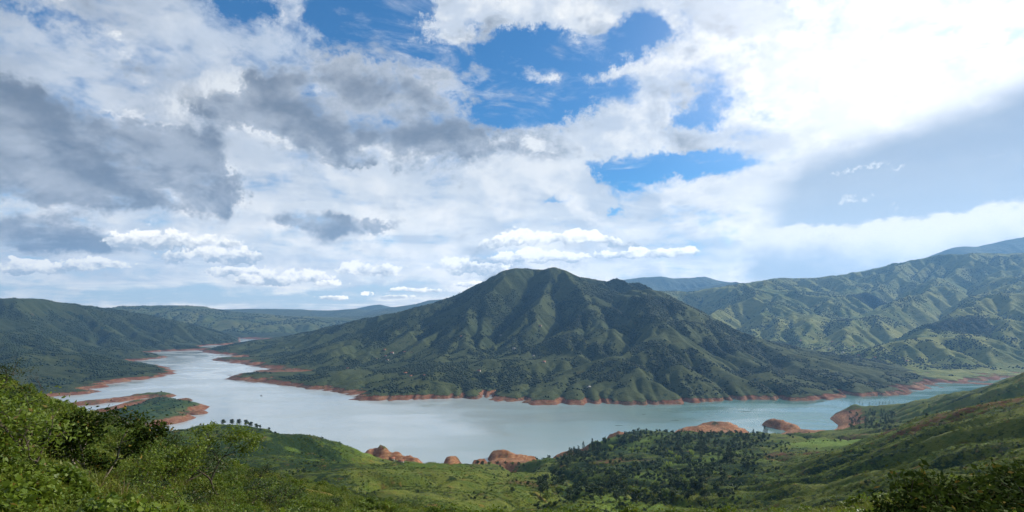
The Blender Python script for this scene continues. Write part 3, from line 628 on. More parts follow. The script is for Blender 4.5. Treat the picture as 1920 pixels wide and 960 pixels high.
# --- lake bed and plain under everything, and the water
def sheet_obj(name, x0, x1, y0, y1, z, mat, label, n=8):
    X, Y = np.meshgrid(np.linspace(x0, x1, n), np.linspace(y0, y1, n)); o = grid_object(name, X, Y, X * 0 + z, mat, {'flow': X * 0, 'forest': X * 0, 'field': X * 0}, label=label); return o
sheet_obj('ground', -20900, 20900, -3900, 18700, -30, m_far, 'flat land far below the hills, reaching the horizon')
mw, nt = newmat('lake_water')
g = nt.nodes.new('ShaderNodeNewGeometry'); P = g.outputs['Position']
Pst = vop('MULTIPLY', P, (1.0, 2.2, 1.0))
w1 = noise(Pst, 1 / 420.0, 5, .6, 1.2); w2 = noise(P, 1 / 6.0, 3, .6); w3 = noise(Pst, 1 / 45.0, 4, .6)
xs_ = nt.nodes.new('ShaderNodeSeparateXYZ'); nt.links.new(P, xs_.inputs[0])
refl_mix = smooth(S(xs_.outputs[0]) + (w1 - .5) * 700, -500, 900)         # painted reflections: pale sky on the left, mountain shade in teal on the right
wc = mixc(refl_mix, (0.36, 0.41, 0.42), (0.085, 0.185, 0.170))
calm = smooth(w1, .40, .62)
b = finish(nt, wc, calm * 0.22 + 0.04, w2 + w3 * 2.0, 0.3, 0.3, spec=0.5)
b.inputs['IOR'].default_value = 1.33
sheet_obj('water', -9000, 9000, 300, 11000, 0.0, mw, 'calm pale grey-green lake winding between the hills')

# --- haze: one closed box of even air
def haze():
    x, y0, y1, zb, zt = 21000, -4000, 18800, -31.0, 1900.0
    v = [(-x, y0, zb), (x, y0, zb), (x, y1, zb), (-x, y1, zb), (-x, y0, zt), (x, y0, zt), (x, y1, zt), (-x, y1, zt)]
    q = np.array([(0, 3, 2, 1), (4, 5, 6, 7), (0, 1, 5, 4), (1, 2, 6, 5), (2, 3, 7, 6), (3, 0, 4, 7)])
    m = bpy.data.materials.new('haze'); m.use_nodes = True; t = m.node_tree; t.nodes.clear()
    pv = t.nodes.new('ShaderNodeVolumePrincipled'); o_ = t.nodes.new('ShaderNodeOutputMaterial'); t.links.new(pv.outputs[0], o_.inputs['Volume'])
    pv.inputs['Color'].default_value = (0.24, 0.54, 1.0, 1); pv.inputs['Density'].default_value = 5.1e-5; pv.inputs['Anisotropy'].default_value = 0.25
    o = link(bpy.data.objects.new('haze', mesh_from('haze', np.array(v, float), q, m, smooth_=False))); o['kind'] = 'stuff'; o['label'] = 'thin blue haze filling the air over the valley'
    return o
haze()
#==SPLIT==
# ------------------------------------------------------------------ plants: meshes
def leaf_mat(name, cA, cB, trans=0.35, rough=0.5, spec=0.3, hue=0.5):
    m, nt = newmat(name)
    g = nt.nodes.new('ShaderNodeNewGeometry'); oi = nt.nodes.new('ShaderNodeObjectInfo')
    r1 = S(g.outputs['Random Per Island']); r2 = S(oi.outputs['Random'])
    c = mixc(r1 * (1 - hue) + r2 * hue, cA, cB)
    c = mixc(smooth(r1, 0.965, 0.985), c, (0.20, 0.14, 0.03))
    finish(nt, c, rough, spec=spec, trans=trans); return m
def bark_mat(name, a, b_):
    m, nt = newmat(name); g = nt.nodes.new('ShaderNodeTexCoord'); n = noise(g.outputs['Object'], 9.0, 5, .6)
    finish(nt, mixc(n, a, b_), 0.9, n, 0.6, 0.02); return m
m_leaf_dark = leaf_mat('leaves_dark', (0.016, 0.034, 0.008), (0.045, 0.080, 0.014))
m_leaf_mid = leaf_mat('leaves_mid', (0.052, 0.105, 0.010), (0.170, 0.225, 0.022), trans=.42)
m_leaf_lime = leaf_mat('leaves_lime', (0.09, 0.15, 0.018), (0.17, 0.22, 0.03), trans=.45)
m_leaf_bright = leaf_mat('leaves_bright', (0.20, 0.29, 0.03), (0.30, 0.38, 0.05), trans=.45)
m_leaf_gloss = leaf_mat('leaves_glossy', (0.011, 0.025, 0.006), (0.055, 0.082, 0.012), trans=.25, rough=0.8, spec=0.03)
m_grass = leaf_mat('grass_blades', (0.075, 0.125, 0.012), (0.20, 0.22, 0.030), trans=.4, hue=.7)
m_dry = leaf_mat('dry_stalks', (0.13, 0.09, 0.035), (0.20, 0.15, 0.06), trans=.3)
m_wood_far = leaf_mat('canopy_far', (0.010, 0.022, 0.009), (0.034, 0.056, 0.018), trans=0.1, rough=.8, hue=1.0)
m_wood_mid = leaf_mat('canopy_mid', (0.012, 0.028, 0.008), (0.050, 0.085, 0.016), trans=0.2, rough=.7, hue=.6)
m_bark = bark_mat('bark_grey', (0.16, 0.13, 0.10), (0.30, 0.26, 0.21))
m_bark_dark = bark_mat('bark_dark', (0.045, 0.035, 0.026), (0.10, 0.08, 0.06))

def leaf_quads(C, size, r, up=0.3, width=0.5, outward=None):
    """kite-shaped leaves at centres C"""
    n = len(C); d = r.normal(size=(n, 3)); d[:, 2] = d[:, 2] * 0.6 - 0.15
    if outward is not None: d = d * 0.7 + outward
    d /= np.linalg.norm(d, axis=1, keepdims=True) + 1e-9
    nrm = r.normal(size=(n, 3)) * 0.75 + np.array([0, 0, up + 0.6]); s = np.cross(d, nrm); s /= np.linalg.norm(s, axis=1, keepdims=True) + 1e-9
    L = size * r.uniform(0.6, 1.25, (n, 1)); w = L * width * 0.5
    dn = np.cross(s, d) * L * 0.12
    v = np.stack([C - d * L * .5, C + s * w - dn * .0 + d * L * .05, C + d * L * .5 - dn, C - s * w + d * L * .05], 1).reshape(-1, 3)
    return v, np.arange(4 * n).reshape(n, 4)
def tube(pts, rad, n=7):
    pts = np.array(pts, float); V = []; Q = []
    for i, p in enumerate(pts):
        d = pts[min(i + 1, len(pts) - 1)] - pts[max(i - 1, 0)]; d /= np.linalg.norm(d) + 1e-9
        a = np.cross(d, (0.3, 0.9, 0.1)); a /= np.linalg.norm(a); b = np.cross(d, a)
        for k in range(n): t = 2 * math.pi * k / n; V.append(p + (a * math.cos(t) + b * math.sin(t)) * rad[i])
    for i in range(len(pts) - 1):
        for k in range(n): Q.append((i * n + k, i * n + (k + 1) % n, (i + 1) * n + (k + 1) % n, (i + 1) * n + k))
    return np.array(V), np.array(Q)
class Acc:
    def __init__(s): s.v, s.q, s.n = [], [], 0
    def add(s, v, q): s.v.append(v); s.q.append(q + s.n); s.n += len(v)
    def mesh(s, name, mat, smooth_=True): return mesh_from(name, np.concatenate(s.v), np.concatenate(s.q), mat, smooth_=smooth_)
def skeleton(r, start, direc, length, rad, depth, acc, tips, spread=0.6, kids=(2, 3), droop=0.0, n=7):
    p = np.array(start, float); d = np.array(direc, float); d /= np.linalg.norm(d); pts = [p.copy()]; k = 4
    for i in range(k):
        d = d + r.normal(size=3) * 0.14; d[2] -= droop; d /= np.linalg.norm(d); p = p + d * length / k; pts.append(p.copy())
    rads = np.linspace(rad, rad * 0.55, k + 1); acc.add(*tube(pts, rads, n))
    if depth == 0: tips.append((p, d)); return
    if depth <= 1: tips.append((pts[2], d))
    for j in range(r.integers(kids[0], kids[1] + 1)):
        nd = d + r.normal(size=3) * spread; nd[2] = abs(nd[2]) * .8 + .1
        skeleton(r, p if j < 2 else pts[3], nd, length * r.uniform(.6, .85), rad * .55, depth - 1, acc, tips, spread, kids, droop, max(4, n - 1))
def leafy(r, tips, per, spread, size, width=.5, lens=0.6):
    C = np.concatenate([t[0] + r.normal(size=(per, 3)) * np.array([spread, spread, spread * lens]) for t in tips])
    return leaf_quads(C, size, r, width=width)
def plant_meshes(name, seed, h, depth, leaves, lsize, lmat, bmat, trunk=0.35, rad=0.05, spread=0.6, lspread=None, stems=1, kids=(2, 3), width=.5):
    """(woody mesh, foliage mesh) of a branching plant h metres tall"""
    r = np.random.default_rng(seed); a = Acc(); tips = []
    for s_ in range(stems):
        lean = r.normal(size=3) * (0.25 if stems == 1 else 0.5); lean[2] = 1
        skeleton(r, (0, 0, -0.15), lean, h * trunk, rad, depth, a, tips, spread, kids)
    tips_z = max(t[0][2] for t in tips); k = h / max(tips_z, .1) * 0.92
    wv = np.concatenate(a.v) * k; a.v = [wv]; a.q = [np.concatenate(a.q)]
    tips = [(t[0] * k, t[1]) for t in tips]
    per = max(1, leaves // len(tips)); v, q = leafy(r, tips, per, lspread or h * .12, lsize, width)
    return a.mesh(name + '_wood', bmat), mesh_from(name + '_leaves', v, q, lmat, smooth_=False)
def blob_canopy(name, seed, w, h, lobes, quads, size, mat, z0=0.3, cone=False, core=True):
    """a crown for the middle distance: leaf clumps on several uneven lobes round a rough inner mass"""
    r = np.random.default_rng(seed); C = []; a = Acc()
    for i in range(lobes):
        t = (i + .5) / lobes
        if cone: cx, cy, cz, rr_ = r.normal() * w * .08, r.normal() * w * .08, z0 * h + (1 - z0) * h * t, w * .5 * (1 - t) ** .7 * r.uniform(.8, 1.2) + w * .06
        else: an = r.uniform(0, 6.28); q_ = r.uniform(0, .32) * w; cx, cy, cz, rr_ = q_ * math.cos(an), q_ * math.sin(an), h * r.uniform(z0 + .12, .80), w * r.uniform(.17, .30)
        k = quads // lobes; d = r.normal(size=(k, 3)); d /= np.linalg.norm(d, axis=1, keepdims=True); d *= (r.uniform(.6, 1.05, (k, 1)))
        C.append(np.array([cx, cy, cz]) + d * rr_ * np.array([1, 1, .75]))
        if core:
            b = ICO[0] * rr_ * .72 * (1 + r.normal(size=(len(ICO[0]), 1)) * .12) * np.array([1, 1, .75]) + np.array([cx, cy, cz])
            a.add(b, ICO[1])
    v, q = leaf_quads(np.concatenate(C), size, r, width=.8); 
    a.add(v, q); return a.mesh(name, mat, False)
def _ico():
    import bmesh
    b = bmesh.new(); bmesh.ops.create_icosphere(b, subdivisions=1, radius=1); v = np.array([x.co for x in b.verts]); f = np.array([[l.index for l in x.verts] for x in b.faces]); b.free()
    return v, np.concatenate([f, f[:, :1]], 1)      # as degenerate quads
ICO = _ico()
def ico_blob(name, seed, w, h, mat, n=1):
    r = np.random.default_rng(seed); vs_, fs = [], []; t = ICO[1][:, :3]
    for i in range(n):
        o = r.normal(size=3) * np.array([.3, .3, .1]) * (n > 1); s_ = r.uniform(.6, .9) if n > 1 else 1
        v = ICO[0] * (1 + r.normal(size=(len(ICO[0]), 1)) * .16) * s_ + o; v = v * np.array([w / 2, w / 2, h / 2]) + np.array([0, 0, h * .42]); fs.append(t + len(ICO[0]) * i); vs_.append(v)
    return mesh_from(name, np.concatenate(vs_), np.concatenate(fs), mat, smooth_=False)
def mb(name, me, parent=None):
    o = link(bpy.data.objects.new(name, me))
    if parent is not None: o.parent = parent
    return o
def thing(name, label, cat, loc, rz=0.0, sc_=1.0, group=None):
    o = link(bpy.data.objects.new(name, None)); o.empty_display_size = .3; o.location = loc; o.rotation_euler = (0, 0, rz)
    o.scale = (sc_,) * 3 if not isinstance(sc_, tuple) else sc_
    o['label'] = label; o['category'] = cat
    if group: o['group'] = group
    return o
def plant(name, label, cat, meshes, x, y, z, rz=0., sc_=1.0, group=None, parts=('trunk', 'crown')):
    t = thing(name, label, cat, (x, y, z), rz, sc_, group)
    for p_, me in zip(parts, meshes): mb(p_, me, t)
    return t

# ------------------------------------------------------------------ scattering "stuff" by geometry nodes
def scatter(name, label, protos, P, idx, scl, rz, tilt=0.12):
    coll = bpy.data.collections.new(name + '_kinds')
    for i, me in enumerate(protos):
        o = bpy.data.objects.new('%02d_%s' % (i, me.name), me); coll.objects.link(o)
    me = bpy.data.meshes.new(name); me.vertices.add(len(P)); me.vertices.foreach_set('co', np.ascontiguousarray(P, np.float32).ravel())
    a = me.attributes.new('kind_no', 'INT', 'POINT'); a.data.foreach_set('value', np.ascontiguousarray(idx, np.int32))
    a = me.attributes.new('size', 'FLOAT', 'POINT'); a.data.foreach_set('value', np.ascontiguousarray(scl, np.float32))
    ro = np.stack([rng.normal(size=len(P)) * tilt, rng.normal(size=len(P)) * tilt, rz], 1)
    a = me.attributes.new('turn', 'FLOAT_VECTOR', 'POINT'); a.data.foreach_set('vector', np.ascontiguousarray(ro, np.float32).ravel())
    o = link(bpy.data.objects.new(name, me)); o['kind'] = 'stuff'; o['label'] = label
    ng = bpy.data.node_groups.new(name, 'GeometryNodeTree'); ng.interface.new_socket('Geometry', in_out='INPUT', socket_type='NodeSocketGeometry'); ng.interface.new_socket('Geometry', in_out='OUTPUT', socket_type='NodeSocketGeometry')
    N = ng.nodes.new; gi = N('NodeGroupInput'); go = N('NodeGroupOutput'); ip = N('GeometryNodeInstanceOnPoints'); ci = N('GeometryNodeCollectionInfo')
    ci.inputs['Collection'].default_value = coll; ci.inputs['Separate Children'].default_value = True; ci.inputs['Reset Children'].default_value = True
    def na(n, t): k = N('GeometryNodeInputNamedAttribute'); k.data_type = t; k.inputs['Name'].default_value = n; return k.outputs['Attribute']
    L = ng.links.new; L(gi.outputs[0], ip.inputs['Points']); L(ci.outputs[0], ip.inputs['Instance']); ip.inputs['Pick Instance'].default_value = True
    L(na('kind_no', 'INT'), ip.inputs['Instance Index']); L(na('size', 'FLOAT'), ip.inputs['Scale'])
    er = N('FunctionNodeEulerToRotation'); L(na('turn', 'FLOAT_VECTOR'), er.inputs[0]); L(er.outputs[0], ip.inputs['Rotation'])
    L(ip.outputs[0], go.inputs[0])
    mo = o.modifiers.new('scatter', 'NODES'); mo.node_group = ng
    return o

# woods and bushes on the far slopes: one canopy mass for each hill
far_protos = [ico_blob('canopy', i, 9, 8, m_wood_far, 1 + i % 2) for i in range(5)]
def woods(M, name, label, n, size, bias=0.0, ymax=1e9, seed=1):
    r = np.random.default_rng(seed); ny, nx = M.Z.shape
    j = r.integers(0, ny, n * 9); i = r.integers(0, nx, n * 9); z = M.Z[j, i]; fl = M.flow[j, i]; fo = M.forest[j, i]
    x = M.x0 + (i + r.uniform(-.5, .5, len(i))) * M.dx; y = M.y0 + (j + r.uniform(-.5, .5, len(i))) * M.dx
    px = np.abs(x / y) < 0.95
    clump = fbm(x, y, 300, 4, .6, seed + 5) * 1.5 + fbm(x, y, 70, 2, .6, seed + 7) * .9
    pr = np.clip(.22 + fl * 1.3 + clump + bias, 0, 1) ** 1.2 + fo * 1.2
    pr = pr * (3500 / y) ** 0.8 * 0.9 * (z > 17) * px * (y < ymax)
    k = np.nonzero(r.uniform(0, 1, len(pr)) < pr)[0][:n]
    P = np.stack([x[k], y[k], M.h(x[k], y[k]) - 1.0], 1)
    return scatter(name, label, far_protos, P, r.integers(0, 5, len(k)), size * r.uniform(.3, 1.3, len(k)) , r.uniform(0, 6.28, len(k)))
woods(mount, 'mountain_woodland', 'scrub and woodland covering the slopes of the central mountain', 110000, 0.82, .02, 5200, 11)
woods(rangeR, 'range_woodland', 'woodland in the gullies of the range at the right', 110000, 0.85, -.10, 8000, 12)
woods(leftH, 'left_bank_woodland', 'woodland over the hills of the left bank', 110000, 0.95, .10, 6500, 13)
woods(plat, 'upland_woodland', 'woodland on the flat-topped hills up the left arm', 9000, 1.7, -.05, 9000, 14)
k = np.nonzero((IZ.ravel() > 11.5) & (rng.uniform(0, 1, IZ.size) < .045))[0]
scatter('island_scrub', 'dark bushes over the hump of the island', far_protos, np.stack([IX.ravel()[k], IY.ravel()[k], IZ.ravel()[k] - .5], 1), rng.integers(0, 5, len(k)), rng.uniform(.25, .65, len(k)), rng.uniform(0, 6.28, len(k)))

# ------------------------------------------------------------------ near slopes: shrubs and grass as ground cover
def on_near(px, lnD):
    D_ = np.exp(lnD); x = (px - CX) / FPX * D_; return x, D_
def blades(name, seed, n, h, w, mat, spread=.22, curve=.35):
    r = np.random.default_rng(seed); V = []; Q = []; c = 0
    for i in range(n):
        a = r.uniform(0, 6.28); b = np.array([r.normal() * spread, r.normal() * spread, -.05]); d = np.array([math.cos(a), math.sin(a), 0]); s_ = np.array([-d[1], d[0], 0])
        H = h * r.uniform(.5, 1.15); cu = curve * H * r.uniform(.3, 1.3); ww = w * r.uniform(.7, 1.2)
        p0, p1, p2 = b, b + d * cu * .35 + np.array([0, 0, H * .6]), b + d * cu + np.array([0, 0, H * r.uniform(.8, 1.0)])
        V += [p0 - s_ * ww * .5, p0 + s_ * ww * .5, p1 + s_ * ww * .45, p1 - s_ * ww * .45, p2, p2 + s_ * ww * .05]; Q += [(c, c + 1, c + 2, c + 3), (c + 3, c + 2, c + 5, c + 4)]; c += 6
    return mesh_from(name, np.array(V), np.array(Q), mat, smooth_=False)
def herb(name, seed, n, h, w, size, mat, width=.5):
    r = np.random.default_rng(seed); d = r.normal(size=(n, 3)); d /= np.linalg.norm(d, axis=1, keepdims=True); d *= r.uniform(.3, 1, (n, 1)) ** .5
    C = d * np.array([w / 2, w / 2, h / 2]) + np.array([0, 0, h * .45]); v, q = leaf_quads(C, size, r, width=width); return mesh_from(name, v, q, mat, smooth_=False)
def small_bush(name, seed, w, h, lobes, n, size, mat, width=.6):
    return blob_canopy(name, seed, w, h, lobes, n, size, mat, z0=.05, core=False)
cover = [blades('grass_tuft', 1, 110, .55, .022, m_grass), blades('grass_tuft', 2, 80, .75, .018, m_grass, .28, .5), blades('dry_tuft', 3, 40, .9, .014, m_dry),
         herb('herb', 4, 300, .55, .9, .075, m_leaf_mid), herb('herb', 5, 220, .8, .8, .09, m_leaf_lime, .4), small_bush('small_bush', 6, 1.5, 1.2, 7, 900, .12, m_leaf_mid), small_bush('small_bush', 7, 1.7, 1.4, 8, 900, .13, m_leaf_dark), herb('fern', 8, 140, .7, 1.1, .28, m_grass, .22)]
r = np.random.default_rng(31)
n = 26000; px = r.uniform(-160, 2080, n); ln = r.uniform(math.log(9), math.log(150), n); x, y = on_near(px, ln)
z = hN(x, y); cl = fbm(x, y, 7, 3, .6, 201); cl2 = fbm(x, y, 3, 2, .6, 205); q = r.uniform(0, 1, n)
kind = np.where(cl > .30, np.where(q < .30, 5, np.where(q < .48, 3, np.where(q < .74, 7, 4))), np.where(cl < -.15, np.where(q < .42, 0, np.where(q < .62, 1, np.where(q < .70, 2, 7))), np.where(q < .14, 3, np.where(q < .45, 7, np.where(q < .68, 0, np.where(q < .80, 1, np.where(q < .86, 5, 4)))))))
vis = z < CAMZ - .3
size = r.uniform(.6, 1.15, n) * np.clip((y / 26) ** .12, .8, 1.15)
k = vis & (r.uniform(0, 1, n) < np.where(px > 1000, .8, 1.0))
scatter('undergrowth', 'tall grass, ferns and herbs covering the near slope', cover, np.stack([x, y, z - .03], 1)[k], kind[k], size[k], r.uniform(0, 6.28, n)[k], .2)
# shrubs dotted over the middle slopes
mid = [small_bush('scrub', 20 + i, 3.2, 2.4, 5, 130, .62, m_wood_mid) for i in range(3)] + [small_bush('scrub', 30, 2.6, 1.5, 4, 110, .5, m_leaf_mid), blades('coarse_grass', 33, 60, 1.3, .10, m_grass, .8, .4)]
n = 130000; px = r.uniform(-60, 1980, n); ln = r.uniform(math.log(110), math.log(1500), n); x, y = on_near(px, ln); z = hN(x, y)
f_ = grid_at(gfl, x, y); cl = fbm(x, y, 70, 4, .6, 211); cl2 = fbm(x, y, 16, 2, .6, 215)
isval = sstep(x / y, .0, .10) * (1 - sstep(x / y, .36, .50)) * sstep(y, 300, 520); spb = (1 - sstep(x / y, -.30, -.2)) * sstep(y, 380, 560)
smoothC = sstep(x / y, -.34, -.27) * (1 - sstep(x / y, -.02, .06)) * (y < 700)
R1 = sstep(x / y, .36, .46) * (1 - sstep(y, 650, 900))
dens = np.clip(.22 + .15 * R1 + (f_ - .3) * .9 + cl * .55 + cl2 * .25 + .30 * isval + .10 * spb - .10 * smoothC, 0, 1)
k = (r.uniform(0, 1, n) < dens * 1.0) & (z > 24)
kd = np.where(r.uniform(0, 1, n) < .35 + .3 * isval - .22 * R1 - .2 * smoothC, r.integers(0, 3, n), r.integers(3, 5, n))
size = r.uniform(.35, 1.1, n) * (1 + .9 * isval) * (1 - .1 * R1) * np.clip((y / 400) ** .4, .45, 1.5)
scatter('hillside_scrub', 'bushes and rough grass dotted over the middle slopes', mid, np.stack([x, y, z - .15], 1)[k], kd[k], size[k], r.uniform(0, 6.28, n)[k])

low = [blades('low_growth', 36, 46, .75, .075, m_grass, .5, .4), herb('low_growth', 37, 60, .9, 1.3, .26, m_leaf_mid, .6), herb('low_growth', 38, 60, 1.0, 1.3, .28, m_wood_mid, .6), herb('low_growth', 39, 40, .6, 1.2, .2, m_dry, .5)]
n = 150000; px = r.uniform(-60, 1980, n); ln = r.uniform(math.log(105), math.log(780), n); x, y = on_near(px, ln); z = hN(x, y)
cl = fbm(x, y, 40, 4, .6, 231); q = r.uniform(0, 1, n); k = (q < .62 + cl) & (z > 26)
kd = np.where(cl + (r.uniform(0, 1, n) - .5) * .8 > .12, r.integers(1, 3, n), np.where(r.uniform(0, 1, n) < .12, 3, np.where(r.uniform(0, 1, n) < .6, 0, 1)))
scatter('rough_grass', 'rough grass and low growth over the open middle slopes', low, np.stack([x, y, z - .08], 1)[k], kd[k], (r.uniform(.5, 1.2, n) * np.clip((y / 300) ** .35, .6, 1.5))[k], r.uniform(0, 6.28, n)[k])

# ------------------------------------------------------------------ single trees of the middle distance
def trunk_mesh(name, h, rad, seed, mat=None):
    r = np.random.default_rng(seed); pts = [(0, 0, -.6)] + [(r.normal() * .12 * i, r.normal() * .12 * i, h * i / 4) for i in range(1, 5)]
    a = Acc(); a.add(*tube(pts, np.linspace(rad, rad * .45, 5), 6))
    for j in range(3):
        an = r.uniform(0, 6.28); a.add(*tube([pts[3], np.array(pts[3]) + (math.cos(an) * h * .15, math.sin(an) * h * .15, h * .22)], [rad * .4, rad * .2], 5))
    return a.mesh(name, mat or m_bark_dark)
round_trees = [(trunk_mesh('trunk', 5.5, .22, 40 + i), blob_canopy('crown', 50 + i, 7.5, 8.5, 9, 640, .75, (m_wood_mid, m_wood_mid, m_leaf_mid, m_leaf_dark)[i], z0=.22)) for i in range(4)]
tall_trees = [(trunk_mesh('trunk', 10, .2, 60 + i), blob_canopy('crown', 70 + i, 4.6, 13, 8, 520, .7, m_wood_mid, z0=.25, cone=True)) for i in range(4)]
def bamboo_mesh(name, seed):
    r = np.random.default_rng(seed); a = Acc(); w = Acc()
    for i in range(26):
        an = r.uniform(0, 6.28); h = r.uniform(7, 12); o = r.uniform(1, 4.5); b = np.array([math.cos(an), math.sin(an), 0]) 
        t = np.linspace(0, 1, 7)[:, None]; p = b * (.5 + o * t ** 2.2) + np.array([0, 0, 1]) * h * (t - .18 * t ** 4); w.add(*tube(p, np.linspace(.06, .02, 7), 4))
        C = np.concatenate([p[j] + r.normal(size=(26, 3)) * .55 for j in range(2, 7)]); v, q = leaf_quads(C, .7, r, width=.45); a.add(v, q)
    return w.mesh(name + '_canes', m_bark_dark), a.mesh(name, m_leaf_bright, False)
bamboos = [bamboo_mesh('bamboo', 110 + i) for i in range(2)]
placed = []
def put(kindset, name, label, cat, px, py, D0, D1, group, s0=.8, s1=1.2, parts=('trunk', 'crown'), sink=.2):
    q = ray_hit(hN, px, py, D0, D1)
    if q is None: return None
    me = kindset[rng.integers(0, len(kindset))]
    placed.append(q)
    return plant(name, label, cat, me, q[0], q[1], float(hN(q[0], q[1])) - sink, rng.uniform(0, 6.28), rng.uniform(s0, s1), group, parts)
# the row of trees on the crest of the dark spur
rowL = ['small lone tree at the left end of the row on the dark spur', 'first full tree in the row on the dark spur, leaning slightly', 'round tree second in the row on the crest of the dark spur', 'wide tree in the middle of the row on the crest of the dark spur',
        'wide tree right of the middle in the row on the dark spur', 'low dark tree below the crest, right of the wide ones in the row', 'slim tree rising near the right of the row on the spur', 'small round tree next to last in the row on the spur', 'tiny round tree at the right end of the row on the spur']
for (px_, s_), lb in zip([(402, .35), (418, .75), (436, .85), (449, .85), (461, .85), (471, .75), (480, .7), (488, .55), (505, .45)], rowL):
    D_ = 752.0; x_ = (px_ - CX) / FPX * D_
    ys = np.linspace(640, 860, 120); zz = hN((px_ - CX) / FPX * ys, ys); kk = (CAMZ - zz) / ys; i = int(np.argmin(kk)); x_, y_ = (px_ - CX) / FPX * ys[i], ys[i]
    me = round_trees[(0, 1, 3)[rng.integers(0, 3)]]; plant('tree', lb, 'tree', me, x_, y_, float(hN(x_, y_)) - 1.4, rng.uniform(0, 6.28), s_ * 1.3, 'row of trees on the crest of the dark spur')
BAM = [(1185,850),(1196,850),(1209,850),(1258,856),(1270,866),(1297,856),(1253,882),(1146,846)]
for (px_, py_), lb in zip([(1185,850),(1196,850),(1209,850),(1258,856),(1270,866),(1297,856),(1253,882),(1146,846)],
    ['bright yellow-green bamboo clump, leftmost of three at the edge of the wood', 'bright yellow-green bamboo clump, middle one of three at the edge of the wood', 'bright yellow-green bamboo clump, right one of three at the edge of the wood',
     'largest bright bamboo clump in front of the dark wood', 'bright bamboo clump just below the largest one', 'round bright bamboo clump right of the largest one', 'bright bamboo clump lower down among dark bushes', 'small bright bamboo clump near the left end of the wood']):
    put(bamboos, 'bamboo_clump', lb, 'bamboo', px_, py_, 500, 1400, 'bright bamboo clumps', .8, 1.05, ('canes', 'foliage'))

# wooded knoll above the near shore
G1 = 'trees of the dark wood above the near shore'
cnt = 0
for t in range(1500):
    if cnt >= 135: break
    px_ = rng.uniform(1050, 1440); lo = np.interp(px_, [1050, 1090, 1140, 1180, 1300, 1440], [868, 845, 826, 818, 822, 815]); hi_ = np.interp(px_, [1050, 1140, 1250, 1300, 1400, 1440], [885, 850, 850, 862, 868, 835])
    py_ = lo + (hi_ - lo) * rng.uniform(0, 1) ** 1.2
    if py_ > lo + 9 and fbm(np.array([px_]), np.array([py_ * 2.2]), 45, 2, .6, 401)[0] < -.02: continue      # clearings
    if any(abs(px_ - b_[0]) < 14 and -4 < py_ - b_[1] < 26 for b_ in BAM): continue
    ks = tall_trees if rng.uniform() < .45 else round_trees
    if put(ks, 'tree', 'dark green tree in the dense wood on the knoll above the near shore', 'tree', px_, py_, 620, 1450, G1, .9, 1.5): cnt += 1
# scattered valley trees
for t in range(52):
    put(round_trees, 'tree', 'dark rounded tree scattered among the bushes of the green valley', 'tree', rng.uniform(985, 1330), rng.uniform(878, 945), 250, 1000, 'rounded trees scattered in the valley', .6, 1.25)
for px_, py_, s_ in [(895,872,.9),(905,874,1.),(918,873,.9),(932,872,.8),(948,872,.95),(960,874,1.0),(972,874,.85),(982,876,.8)]:
    put(round_trees, 'tree', 'dark tree in the small clump behind the smooth light green spur', 'tree', px_, py_, 640, 1300, 'clump of trees behind the light green spur', s_, s_ * 1.1)
put(round_trees, 'tree', 'lone dark round-crowned tree on the grass above the bottom centre bushes', 'tree', 960, 924, 200, 700, None, .55, .56)
# pines on the promontory and its ridge
G2 = 'trees on the promontory at the right'
for px_, py_ in [(1594,771),(1603,770),(1611,769),(1617,769),(1630,766),(1637,765),(1643,763),(1649,761),(1655,759),(1660,757),(1667,756),(1675,755)]:
    D_ = np.linspace(1150, 1900, 200); x_ = (px_ - CX) / FPX * D_; kk = (CAMZ - hN(x_, D_)) / D_; i = int(np.argmin(kk))
    plant('tree', 'thin dark tree standing along the ridge line of the right promontory', 'tree', tall_trees[rng.integers(0, 4)], x_[i], D_[i], float(hN(x_[i], D_[i])) - .3, 0, rng.uniform(.5, .8), G2 + ' ridge')
for t in range(95):
    px_ = rng.uniform(1592, 1680); py_ = rng.uniform(774, 808)
    put(tall_trees[:2] + round_trees[:2], 'tree', 'grey-green tree in the grove below the right promontory ridge', 'tree', px_, py_, 800, 1800, 'grove below the promontory ridge', .65, 1.1)
# ------------------------------------------------------------------ farmhouses on the slopes
def box(x0, x1, y0, y1, z0, z1):
    v = np.array([(x, y, z) for z in (z0, z1) for y in (y0, y1) for x in (x0, x1)], float); q = np.array([(0, 2, 3, 1), (4, 5, 7, 6), (0, 1, 5, 4), (2, 6, 7, 3), (0, 4, 6, 2), (1, 3, 7, 5)]); return v, q
def plain(name, c, rough=.8):
    m, nt = newmat(name); g = nt.nodes.new('ShaderNodeTexCoord'); n = noise(g.outputs['Object'], 1.5, 4, .6); finish(nt, mixc(n, tuple(v * .75 for v in c), c), rough); return m
m_wall = plain('plaster', (.50, .47, .42)); m_roof = plain('roof_sheet', (.36, .35, .33)); m_roof2 = plain('roof_tile', (.40, .16, .09)); m_dark = plain('shutters', (.06, .05, .04))
def wall_m():
    a = Acc(); a.add(*box(-5, 5, -3.5, 3.5, -1.5, 3)); v = np.array([(-5, -3.5, 3), (-5, 3.5, 3), (-5, 0, 5), (-5, 0, 5), (5, -3.5, 3), (5, 0, 5), (5, 0, 5), (5, 3.5, 3)], float)
    a.add(v + np.array([.002, 0, 0]) * np.sign(-v[:, :1]), np.array([(0, 2, 3, 1), (4, 7, 6, 5)])); return a.mesh('wall', m_wall, False)
